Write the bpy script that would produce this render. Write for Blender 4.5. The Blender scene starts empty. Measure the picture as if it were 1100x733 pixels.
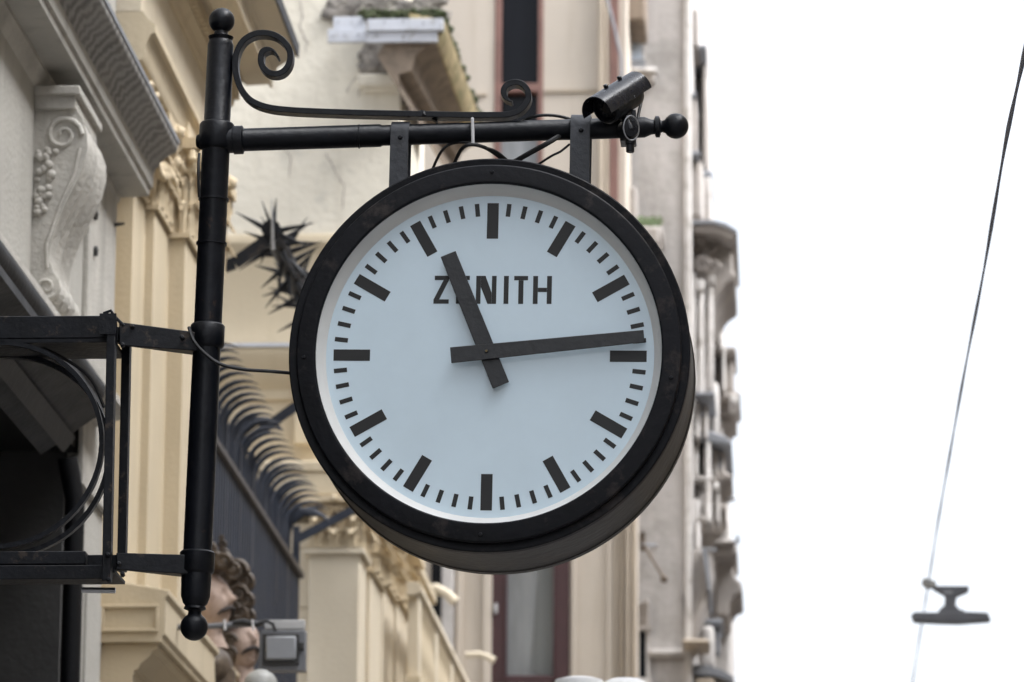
import bpy, bmesh, math, random
from mathutils import Vector, Matrix
R = math.radians
random.seed(7)
sc = bpy.context.scene

# ------------------------------------------------------------------ camera
FPX, CX, CY = 4800.0, 550.0, 366.5          # focal length in pixels of an 1100 px wide frame
PITCH, YAW, ROLL = R(12.4), R(3.5), R(0.4)
CAM = Vector((0, 0, 1.6))
fwd = Vector((-math.sin(YAW)*math.cos(PITCH), math.cos(YAW)*math.cos(PITCH), math.sin(PITCH)))
rgt0 = Vector((math.cos(YAW), math.sin(YAW), 0)); up0 = rgt0.cross(fwd)
rgt = rgt0*math.cos(ROLL) + up0*math.sin(ROLL)
upv = up0*math.cos(ROLL) - rgt0*math.sin(ROLL)
cd = bpy.data.cameras.new('camera'); cam = bpy.data.objects.new('camera', cd)
sc.collection.objects.link(cam)
m = Matrix((rgt, upv, -fwd)).transposed().to_4x4(); m.translation = CAM
cam.matrix_world = m
cd.sensor_width = 36; cd.lens = FPX*36/1100; cd.clip_end = 3000; cd.clip_start = 0.1
cd.dof.use_dof = True; cd.dof.focus_distance = 10.35; cd.dof.aperture_fstop = 7.2
cd.dof.aperture_blades = 8
sc.camera = cam

# ------------------------------------------------------------------ sky, sun, exposure
SUN_EL, SUN_AZ = R(52), R(100)               # azimuth clockwise from +Y: the street side, to the right
w = bpy.data.worlds.new('World'); sc.world = w; w.use_nodes = True
nt = w.node_tree; nt.nodes.clear()
sky = nt.nodes.new('ShaderNodeTexSky'); sky.sky_type = 'NISHITA'; sky.sun_disc = False
sky.sun_elevation = SUN_EL; sky.sun_rotation = SUN_AZ
sky.air_density = 1.0; sky.dust_density = 6.0; sky.ozone_density = 1.0
bw = nt.nodes.new('ShaderNodeRGBToBW')
mx = nt.nodes.new('ShaderNodeMix'); mx.data_type = 'RGBA'; mx.inputs[0].default_value = 0.86
tint = nt.nodes.new('ShaderNodeMix'); tint.data_type = 'RGBA'; tint.blend_type = 'MULTIPLY'
tint.inputs[0].default_value = 1; tint.inputs[7].default_value = (0.97, 1.0, 1.05, 1)
bg = nt.nodes.new('ShaderNodeBackground'); bg.inputs[1].default_value = 0.15
wo = nt.nodes.new('ShaderNodeOutputWorld')
L = nt.links.new
L(sky.outputs[0], bw.inputs[0]); L(sky.outputs[0], mx.inputs[6]); L(bw.outputs[0], mx.inputs[7])
L(mx.outputs[2], tint.inputs[6]); L(tint.outputs[2], bg.inputs[0]); L(bg.outputs[0], wo.inputs[0])
sd = bpy.data.lights.new('sun', 'SUN'); sd.energy = 0.58; sd.angle = R(40); sd.color = (1, .97, .93)
sun = bpy.data.objects.new('sun', sd); sc.collection.objects.link(sun)
sdir = Vector((math.sin(SUN_AZ)*math.cos(SUN_EL), math.cos(SUN_AZ)*math.cos(SUN_EL), math.sin(SUN_EL)))
sun.rotation_euler = sdir.to_track_quat('Z', 'Y').to_euler(); sun.location = (5, 5, 20)
sc.view_settings.view_transform = 'Standard'; sc.view_settings.look = 'None'
sc.view_settings.gamma = 1; sc.view_settings.exposure = 1.87
sc.view_settings.use_curve_mapping = False

# ------------------------------------------------------------------ survey: sight lines to world points
def ray(px, py): return fwd*FPX + rgt*(px-CX) + upv*(CY-py)
def P(px, py, Y):
    r = ray(px, py); return CAM + r*((Y-CAM.y)/r.y)
def PX(px, py, X):
    r = ray(px, py); return CAM + r*((X-CAM.x)/r.x)

# ------------------------------------------------------------------ materials
MATS = {}
def mat(name, col, rough=.8, var=.12, scale=3.0, bump=.15, bscale=40, col2=None, cut=None, streak=0.0,
        metal=0.0, coat=0.0, detail=6, spec=.5, stain=None, soft=.08):
    if name in MATS: return MATS[name]
    mt = bpy.data.materials.new(name); mt.use_nodes = True
    t = mt.node_tree; n = t.nodes; b = n['Principled BSDF']; l = t.links.new
    tc = n.new('ShaderNodeTexCoord'); geo = n.new('ShaderNodeNewGeometry')
    mp = n.new('ShaderNodeMapping'); l(geo.outputs['Position'], mp.inputs[0])
    if streak: mp.inputs['Scale'].default_value = (1, 1, 1/(1+streak))
    no = n.new('ShaderNodeTexNoise'); no.inputs['Scale'].default_value = scale; no.inputs['Detail'].default_value = detail
    no.inputs['Roughness'].default_value = .62
    l(mp.outputs[0], no.inputs[0])
    cr = n.new('ShaderNodeValToRGB'); l(no.outputs[0], cr.inputs[0])
    c = Vector(col)
    cr.color_ramp.elements[0].position = .3; cr.color_ramp.elements[1].position = .7
    cr.color_ramp.elements[0].color = (*[max(0, x*(1-var)) for x in c], 1)
    cr.color_ramp.elements[1].color = (*[min(1, x*(1+var)) for x in c], 1)
    out = cr.outputs[0]
    if col2:
        n2 = n.new('ShaderNodeTexNoise'); n2.inputs['Scale'].default_value = scale*1.7; n2.inputs['Detail'].default_value = 9
        n2.inputs['Roughness'].default_value = .68; l(mp.outputs[0], n2.inputs[0])
        r2 = n.new('ShaderNodeValToRGB'); l(n2.outputs[0], r2.inputs[0])
        r2.color_ramp.elements[0].position = cut-soft; r2.color_ramp.elements[1].position = cut+soft
        mm = n.new('ShaderNodeMix'); mm.data_type = 'RGBA'
        l(r2.outputs[0], mm.inputs[0]); l(out, mm.inputs[6]); mm.inputs[7].default_value = (*col2, 1)
        out = mm.outputs[2]
    if stain:
        n3 = n.new('ShaderNodeTexNoise'); n3.inputs['Scale'].default_value = 9; n3.inputs['Detail'].default_value = 8
        mp3 = n.new('ShaderNodeMapping'); mp3.inputs['Scale'].default_value = (1, 1, .12)
        l(geo.outputs['Position'], mp3.inputs[0]); l(mp3.outputs[0], n3.inputs[0])
        r3 = n.new('ShaderNodeValToRGB'); l(n3.outputs[0], r3.inputs[0])
        r3.color_ramp.elements[0].position = .52; r3.color_ramp.elements[1].position = .74
        r3.color_ramp.elements[1].color = (.75, .75, .75, 1)
        m3 = n.new('ShaderNodeMix'); m3.data_type = 'RGBA'
        l(r3.outputs[0], m3.inputs[0]); l(out, m3.inputs[6]); m3.inputs[7].default_value = (*stain, 1)
        out = m3.outputs[2]
    l(out, b.inputs['Base Color'])
    b.inputs['Roughness'].default_value = rough; b.inputs['Metallic'].default_value = metal
    b.inputs['Coat Weight'].default_value = coat; b.inputs['Coat Roughness'].default_value = .12
    b.inputs['Specular IOR Level'].default_value = spec
    if bump:
        nb = n.new('ShaderNodeTexNoise'); nb.inputs['Scale'].default_value = bscale; nb.inputs['Detail'].default_value = 8
        l(geo.outputs['Position'], nb.inputs[0])
        bp = n.new('ShaderNodeBump'); bp.inputs['Strength'].default_value = bump; bp.inputs['Distance'].default_value = .02
        l(nb.outputs[0], bp.inputs['Height']); l(bp.outputs[0], b.inputs['Normal'])
        mr = n.new('ShaderNodeMapRange'); mr.inputs[3].default_value = max(.03, rough-.12); mr.inputs[4].default_value = min(1, rough+.15)
        l(no.outputs[0], mr.inputs[0]); l(mr.outputs[0], b.inputs['Roughness'])
    MATS[name] = mt; return mt

BLK = mat('black_paint', (.0045, .0055, .0085), .38, .35, 9, .10, 60, spec=.3, col2=(.035, .022, .016), cut=.66, soft=.03)
BLK2 = mat('black_paint_worn', (.006, .007, .010), .48, .4, 12, .10, 70, spec=.3, col2=(.05, .038, .03), cut=.62, soft=.04)
BEZ = mat('bezel_paint', (.005, .0055, .008), .5, .35, 7, .10, 55, spec=.22, col2=(.03, .025, .024), cut=.60, soft=.05)
DRUM = mat('drum_metal', (.030, .027, .024), .5, .3, 5, .15, 40, streak=0, col2=(.06, .045, .036), cut=.62, soft=.07)
RINGW = mat('ring_grey', (.80, .80, .78), .45, .06, 6, .04, 30)
DIAL = mat('opal_dial', (.66, .80, .885), .18, .05, 3.2, .0, 20, coat=.3)
MARK = mat('mark_black', (.010, .0095, .009), .45, .1, 10, .0)
HAND = mat('hand_black', (.018, .019, .021), .38, .3, 18, .10, 60)
CCTV = mat('camera_black', (.006, .007, .010), .3, .3, 20, .05, 80, spec=.35)
CCTVG = mat('camera_scuffed', (.009, .010, .015), .24, .3, 22, .05, 80, col2=(.30, .32, .35), cut=.655, soft=.012, spec=.4)
STEEL = mat('steel', (.45, .46, .48), .3, .1, 20, .05, metal=.9)
LENS = mat('lens_glass', (.004, .004, .005), .05, 0, 1, 0)
CABLE = mat('cable_rubber', (.012, .012, .013), .5, .2, 20, .05)
TIE = mat('tie_white', (.65, .65, .66), .4, .05, 20, .0)
GREY = mat('grey_stucco', (.40, .385, .35), .9, .10, 2.5, .25, 50, stain=(.28, .265, .24))
GREYC = mat('grey_carving', (.46, .44, .40), .9, .16, 7, .3, 60, stain=(.33, .31, .28))
SHOP = mat('shop_painted_shade', (.004, .004, .0045), .5, .3, 3, .05)  # near-black base colour stands in for the shade inside the shop
SHOPF = mat('shop_frame', (.035, .034, .033), .6, .25, 5, .1)
AWN = mat('awning_black', (.005, .0055, .007), .5, .3, 6, .1, spec=.25)
CREAM = mat('cream_paint', (.55, .465, .33), .85, .06, 2.0, .12, 60, stain=(.48, .40, .275))
CREAMO = mat('cream_ornament', (.58, .48, .33), .85, .12, 14, .2, 60)
CREAML = mat('cream_light', (.62, .545, .42), .85, .06, 2.0, .12, 60, stain=(.54, .46, .34))
PLAST = mat('old_plaster', (.76, .71, .60), .95, .06, 1.6, .3, 25, col2=(.55, .52, .45), cut=.62, soft=.05, stain=(.64, .59, .49))
RUBBLE = mat('rubble', (.22, .20, .18), .95, .5, 9, .8, 25, col2=(.42, .39, .34), cut=.58, soft=.05)
FLASH = mat('zinc_flashing', (.58, .60, .65), .5, .10, 6, .1, 20, col2=(.40, .40, .41), cut=.60, soft=.04)
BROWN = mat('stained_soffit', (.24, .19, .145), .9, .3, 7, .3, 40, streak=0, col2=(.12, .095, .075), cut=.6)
OCHRE = mat('ochre_fascia', (.42, .33, .18), .9, .3, 6, .3, 40, col2=(.20, .19, .08), cut=.56)
MOSS = mat('moss', (.045, .06, .022), .95, .5, 25, .8, 50, col2=(.10, .09, .055), cut=.6)
BEIGE = mat('beige_wall', (.52, .46, .39), .9, .06, 1.5, .15, 50, stain=(.44, .38, .31))
BEIGED = mat('beige_trim', (.42, .355, .28), .9, .10, 3, .15, 50)
FRED = mat('brown_window_frame', (.20, .105, .085), .6, .2, 6, .1)
MAROON = mat('maroon_frame', (.045, .016, .018), .5, .2, 6, .1)
GLASS = mat('window_glass_dark', (.008, .009, .012), .2, .5, 3, .02, 5, spec=.15, streak=6)
GLASSC = mat('window_glass_curtain', (.22, .23, .235), .15, .45, 3.5, .02, 5, streak=5)
CURT = mat('curtain', (.42, .43, .42), .9, .2, 12, .2, streak=20)
GLASSB = mat('window_painted_sky', (.66, .74, .84), .15, .1, 2, 0)  # sky reflection painted as a pale blue base colour
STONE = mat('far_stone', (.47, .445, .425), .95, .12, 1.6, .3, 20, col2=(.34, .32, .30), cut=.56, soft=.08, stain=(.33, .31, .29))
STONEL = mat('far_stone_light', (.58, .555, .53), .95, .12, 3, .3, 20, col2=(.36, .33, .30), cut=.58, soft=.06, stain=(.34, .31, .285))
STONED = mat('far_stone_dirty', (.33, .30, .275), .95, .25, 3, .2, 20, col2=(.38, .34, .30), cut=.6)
LEADG = mat('lead_cap', (.22, .23, .25), .6, .2, 5, .1)
FENCE = mat('fence_blue_black', (.013, .018, .031), .45, .25, 8, .1)
SKIN = mat('painted_face', (.38, .285, .235), .7, .2, 14, .15, 50, col2=(.27, .19, .15), cut=.57, soft=.05)
BRONZE = mat('bronze_curls', (.085, .062, .043), .5, .45, 25, .15)
BLUEG = mat('blue_garment', (.09, .12, .14), .8, .3, 12, .2)
LAMPG = mat('floodlight_grey', (.17, .175, .19), .5, .1, 8, .05)
LAMPF = mat('floodlight_glass', (.30, .31, .33), .25, .06, 8, 0)
ALU = mat('aluminium', (.50, .50, .50), .4, .08, 10, .05)
WHITE = mat('white_cap', (.72, .72, .72), .6, .05, 5, .05)
WIRE = mat('wire_blue_grey', (.055, .075, .14), .5, .15, 8, .05)
LUM = mat('luminaire_grey', (.11, .115, .13), .55, .15, 8, .05)
LEAF = mat('leaf', (.07, .105, .03), .6, .4, 30, .1)
ASPH = mat('stone_paving_grey', (.26, .25, .24), .85, .2, 2, .4, 30)
PAVE = mat('paving', (.32, .305, .29), .85, .15, 3, .3, 30)

def wavy_material():
    mt = bpy.data.materials.new('rain_stained_marble'); mt.use_nodes = True
    t = mt.node_tree; n = t.nodes; b = n['Principled BSDF']; l = t.links.new
    geo = n.new('ShaderNodeNewGeometry')
    mp = n.new('ShaderNodeMapping'); mp.inputs['Scale'].default_value = (6, 1.0, 6)
    l(geo.outputs['Position'], mp.inputs[0])
    wv = n.new('ShaderNodeTexWave'); wv.bands_direction = 'Y'; wv.inputs['Scale'].default_value = 3.6
    wv.inputs['Distortion'].default_value = 8.0; wv.inputs['Detail'].default_value = 3; wv.inputs['Detail Scale'].default_value = .55
    wv.inputs['Detail Roughness'].default_value = .75
    l(mp.outputs[0], wv.inputs[0])
    no = n.new('ShaderNodeTexNoise'); no.inputs['Scale'].default_value = 2.2; no.inputs['Detail'].default_value = 5
    l(geo.outputs['Position'], no.inputs[0])
    mul = n.new('ShaderNodeMath'); mul.operation = 'MULTIPLY'; l(wv.outputs[1], mul.inputs[0]); l(no.outputs[0], mul.inputs[1])
    cr = n.new('ShaderNodeValToRGB'); l(mul.outputs[0], cr.inputs[0])
    cr.color_ramp.elements[0].position = .02; cr.color_ramp.elements[1].position = .6
    cr.color_ramp.elements[0].color = (.33, .32, .305, 1); cr.color_ramp.elements[1].color = (.15, .145, .14, 1)
    l(cr.outputs[0], b.inputs['Base Color']); b.inputs['Roughness'].default_value = .7
    return mt
WAVY = wavy_material()

# ------------------------------------------------------------------ mesh builder
class MB:
    def __init__(s): s.bm = bmesh.new()
    def faces(s, vs, fs):
        v = [s.bm.verts.new(p) for p in vs]
        for f in fs:
            try: s.bm.faces.new([v[i] for i in f])
            except ValueError: pass
        return s
    def box(s, x0, x1, y0, y1, z0, z1):
        x0, x1 = sorted((x0, x1)); y0, y1 = sorted((y0, y1)); z0, z1 = sorted((z0, z1))
        return s.faces([(x, y, z) for x in (x0, x1) for y in (y0, y1) for z in (z0, z1)],
            [(0, 1, 3, 2), (4, 6, 7, 5), (0, 4, 5, 1), (2, 3, 7, 6), (0, 2, 6, 4), (1, 5, 7, 3)])
    def fb(s, px0, py0, px1, py1, Y, d):      # a block whose camera-side face stands at distance Y
        c = P((px0+px1)/2, (py0+py1)/2, Y); a = P(px0, (py0+py1)/2, Y); b = P(px1, (py0+py1)/2, Y)
        t = P((px0+px1)/2, py0, Y); u = P((px0+px1)/2, py1, Y)
        return s.box(a.x, b.x, Y, Y+d, u.z, t.z)
    def prism(s, poly, axis, a0, a1):
        def v(p, a):
            if axis == 'Y': return (p[0], a, p[1])
            if axis == 'X': return (a, p[0], p[1])
            return (p[0], p[1], a)
        n = len(poly)
        return s.faces([v(p, a0) for p in poly]+[v(p, a1) for p in poly],
            [tuple(range(n)), tuple(range(2*n-1, n-1, -1))]+[(i, (i+1) % n, n+(i+1) % n, n+i) for i in range(n)])
    def loft(s, A, B):
        n = len(A)
        return s.faces(list(A)+list(B), [tuple(range(n)), tuple(range(2*n-1, n-1, -1))]+[(i, (i+1) % n, n+(i+1) % n, n+i) for i in range(n)])
    def tube(s, pts, r, seg=12, cap=True, flat=None):
        pts = [Vector(p) for p in pts]; n = len(pts)
        rs = r if isinstance(r, (list, tuple)) else [r]*n
        T = []
        for i in range(n):
            a = pts[max(0, i-1)]; b = pts[min(n-1, i+1)]; T.append((b-a).normalized())
        up = Vector((0, 0, 1)) if abs(T[0].z) < .9 else Vector((0, 1, 0))
        N = (up-T[0]*up.dot(T[0])).normalized(); rings = []
        for i in range(n):
            N = (N-T[i]*N.dot(T[i])).normalized(); B = T[i].cross(N)
            rings.append([s.bm.verts.new(pts[i]+(N*math.cos(2*math.pi*k/seg)+B*math.sin(2*math.pi*k/seg))*rs[i]) for k in range(seg)])
        for i in range(n-1):
            for k in range(seg):
                s.bm.faces.new((rings[i][k], rings[i][(k+1) % seg], rings[i+1][(k+1) % seg], rings[i+1][k]))
        if cap: s.bm.faces.new(rings[0][::-1]); s.bm.faces.new(rings[-1])
        return s
    def ribbon(s, pts, wv, th):               # flat bar: width vector wv, thickness th in the path's plane
        pts = [Vector(p) for p in pts]; n = len(pts); wv = Vector(wv)
        ths = th if isinstance(th, (list, tuple)) else [th]*n
        rings = []
        for i in range(n):
            t = (pts[min(n-1, i+1)]-pts[max(0, i-1)]).normalized(); q = t.cross(wv).normalized()*ths[i]/2
            rings.append([s.bm.verts.new(pts[i]+a*wv/2+b*q) for a, b in ((-1, -1), (1, -1), (1, 1), (-1, 1))])
        for i in range(n-1):
            for k in range(4): s.bm.faces.new((rings[i][k], rings[i][(k+1) % 4], rings[i+1][(k+1) % 4], rings[i+1][k]))
        s.bm.faces.new(rings[0][::-1]); s.bm.faces.new(rings[-1]); return s
    def lathe(s, prof, o, ax=(0, 0, 1), seg=32):
        o = Vector(o); ax = Vector(ax).normalized()
        u = ax.orthogonal().normalized(); v = ax.cross(u); rings = []
        for r, h in prof:
            if r < 1e-6: rings.append([s.bm.verts.new(o+ax*h)])
            else: rings.append([s.bm.verts.new(o+ax*h+(u*math.cos(2*math.pi*k/seg)+v*math.sin(2*math.pi*k/seg))*r) for k in range(seg)])
        for a, b in zip(rings, rings[1:]):
            for k in range(seg):
                f = [a[k % len(a)], a[(k+1) % seg % len(a)], b[(k+1) % seg % len(b)], b[k % len(b)]]
                g = []
                for q in f:
                    if q not in g: g.append(q)
                if len(g) > 2: s.bm.faces.new(g)
        for rg, rev in ((rings[0], True), (rings[-1], False)):
            if len(rg) > 2 and prof[0] != prof[-1]: s.bm.faces.new(rg[::-1] if rev else rg)
        return s
    def ball(s, c, r, sc3=(1, 1, 1), sub=2, rot=None):
        mt = Matrix.Translation(Vector(c)) @ (rot if rot else Matrix()) @ Matrix.Diagonal((r*sc3[0], r*sc3[1], r*sc3[2], 1))
        bmesh.ops.create_icosphere(s.bm, subdivisions=sub, radius=1, matrix=mt); return s
    def build(s, name, m, parent=None, bevel=0, smooth=35, local=False):
        bmesh.ops.recalc_face_normals(s.bm, faces=s.bm.faces)
        if parent is not None and not local:
            q = parent
            while q: s.bm.transform(Matrix.Translation(-Vector(q.location))); q = q.parent
        me = bpy.data.meshes.new(name); s.bm.to_mesh(me); s.bm.free()
        me.materials.append(m)
        if smooth:
            me.shade_smooth(); me.set_sharp_from_angle(angle=R(smooth))
        o = bpy.data.objects.new(name, me); sc.collection.objects.link(o); o.parent = parent
        if bevel:
            b = o.modifiers.new('bevel', 'BEVEL'); b.width = bevel; b.segments = 2; b.limit_method = 'ANGLE'; b.angle_limit = R(40)
        return o
def tag(o, label, cat, group=None, kind=None):
    if label: o['label'] = label
    if cat: o['category'] = cat
    if group: o['group'] = group
    if kind: o['kind'] = kind
    return o
def thing(name, label, cat, loc=(0, 0, 0), group=None):
    o = bpy.data.objects.new(name, None); sc.collection.objects.link(o); o.location = loc; o.empty_display_size = .1
    return tag(o, label, cat, group)

# ------------------------------------------------------------------ ground
def ground():
    tag(MB().box(-900, 900, -900, 900, -.3, -.02).build('ground', ASPH), None, None, kind='structure')
    tag(MB().box(-1.2, 6.0, -60, 120, -.015, 0).build('road', ASPH), None, None, kind='structure')
    tag(MB().box(-3.2, -1.2, -60, 120, -.015, .12).build('pavement', PAVE), None, None, kind='structure')
ground()

# ------------------------------------------------------------------ the other side of the street, right of the frame
def opposite_row():
    X = 5.6
    defs = [(-34, -12, 15.5, BEIGE, 'long beige'), (-12, 6, 13.0, STONEL, 'tall grey stone'), (6, 24, 14.5, CREAML, 'pale cream'), (24, 52, 12.5, BEIGE, 'far beige')]
    proto = None
    for i, (y0, y1, h, m_, nm) in enumerate(defs):
        g = thing('row_house', nm + ' house across the street to the right of the photo', 'building', (X+3, (y0+y1)/2, 0), 'houses across the street')
        MB().box(X, X+8, y0+.01, y1-.01, .0, h).build('wall', m_, g)
        MB().prism([(X-.002, h-.5), (X-.15, h-.4), (X-.2, h-.15), (X-.35, h-.1), (X-.35, h), (X-.002, h)], 'Y', y0+.02, y1-.02).build('cornice', m_, g)
        n = int((y1-y0)/2.6)
        for f in range(1, int((h-1)/3.4)+1):
            for k in range(n):
                yc = y0+(k+.5)*(y1-y0)/n; zc = f*3.4-.2+.9
                if proto is None:
                    fr = MB(); fr.box(-.06, .02, -.6, -.5, -1, 1); fr.box(-.06, .02, .5, .6, -1, 1); fr.box(-.06, .02, -.6, .6, 1.001, 1.12); fr.box(-.14, .02, -.68, .68, -1.1, -1.001); fr.box(-.03, .02, -.03, .03, -1, 1)
                    me = fr.build('window', FRED, None).data; bpy.data.objects.remove(bpy.data.objects['window'])
                    pm = MB().box(-.012, .01, -.5, .5, -1, 1).build('pane', GLASS, None).data; bpy.data.objects.remove(bpy.data.objects['pane']); proto = (me, pm)
                o = bpy.data.objects.new('window', proto[0]); sc.collection.objects.link(o); o.parent = g; o.location = Vector((X, yc, zc))-Vector(g.location)
                q = bpy.data.objects.new('pane', proto[1]); sc.collection.objects.link(q); q.parent = o

# ================================================================== carved things
def leaf(mb, base, out, up, w, h, curl):
    """one acanthus leaf: a ribbed, lobed strip rising along up, curling out and over at its tip"""
    out = Vector(out).normalized(); up = Vector(up); side = up.cross(out).normalized(); n = 9; rows = []
    for i in range(n):
        t = i/(n-1); a = t*2.45
        p = Vector(base)+up*h*math.sin(a)+out*(curl*(.12+.95*t**2.4))
        ww = w*(.62+.38*math.sin(t*2.6))*(1-.75*t**5)*(1+.16*math.cos(i*math.pi))
        q = up*math.cos(a)+out*.9*t; nn = (out*math.cos(a)*.0+out-up*t*.6).normalized()
        rows.append([p-side*ww/2-out*.03*w, p-side*ww*.22+nn*.16*w, p+nn*.05*w, p+side*ww*.22+nn*.16*w, p+side*ww/2-out*.03*w, p-nn*.14*w])
    vs = [v for r_ in rows for v in r_]; fs = []
    for i in range(n-1):
        for k in range(6): fs.append((i*6+k, i*6+(k+1) % 6, i*6+6+(k+1) % 6, i*6+6+k))
    fs.append(tuple(range((n-1)*6, n*6)))
    mb.faces(vs, fs)
def spiral(mb, c, e1, e2, r, turns=1.6, tr=.3):
    c = Vector(c); e1 = Vector(e1); e2 = Vector(e2); pts = []; rs = []
    N = 22
    for i in range(N):
        t = i/(N-1); a = t*turns*2*math.pi; rr = r*(1-.82*t)
        pts.append(c+e1*rr*math.cos(a)+e2*rr*math.sin(a)); rs.append(r*tr*(1-.5*t))
    mb.tube(pts, rs, 7)
def capital(mb, x0, x1, y0, y1, z0, z1, proj):
    """square Corinthian capital over the pilaster block x0..x1, y0..y1"""
    h = z1-z0; cxm = (x0+x1)/2; cym = (y0+y1)/2
    mb.box(x0, x1, y0, y1, z0, z1-.1*h)
    mb.box(x0-proj*.25, x1+proj*.25, y0-proj*.25, y1+proj*.25, z0, z0+.05*h)
    mb.box(x0-proj, x1+proj, y0-proj, y1+proj, z1-.11*h, z1)
    for k, (lo, hh) in enumerate(((.05, .40), (.30, .40))):
        nx = 3+k
        for i in range(nx):
            xx = x0+(x1-x0)*(i+.5)/nx; leaf(mb, (xx, y0, z0+lo*h), (0, -1, 0), (0, 0, 1), (x1-x0)/nx*.92, hh*h*.8, proj*1.0)
            yy = y0+(y1-y0)*(i+.5)/nx; leaf(mb, (x1, yy, z0+lo*h), (1, 0, 0), (0, 0, 1), (y1-y0)/nx*.92, hh*h*.8, proj*1.0)
    r = min(h*.15, proj*1.2)
    for (x, y, e) in ((x0, y0-proj*.4, (1, 0, 0)), (x1, y0-proj*.4, (-1, 0, 0)), (x1+proj*.4, y0, (0, 1, 0)), (x1+proj*.4, y1, (0, -1, 0))):
        spiral(mb, (x, y, z1-.24*h), Vector(e)*-1, (0, 0, 1), r)
    spiral(mb, (cxm-r*.7, y0-proj*.4, z1-.27*h), (1, 0, 0), (0, 0, 1), r*.7)
    spiral(mb, (cxm+r*.7, y0-proj*.4, z1-.27*h), (-1, 0, 0), (0, 0, 1), r*.7)
    mb.ball((cxm, y0-proj, z1-.06*h), r*.6, sub=1); mb.ball((x1+proj, cym, z1-.06*h), r*.6, sub=1)

opposite_row()
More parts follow.
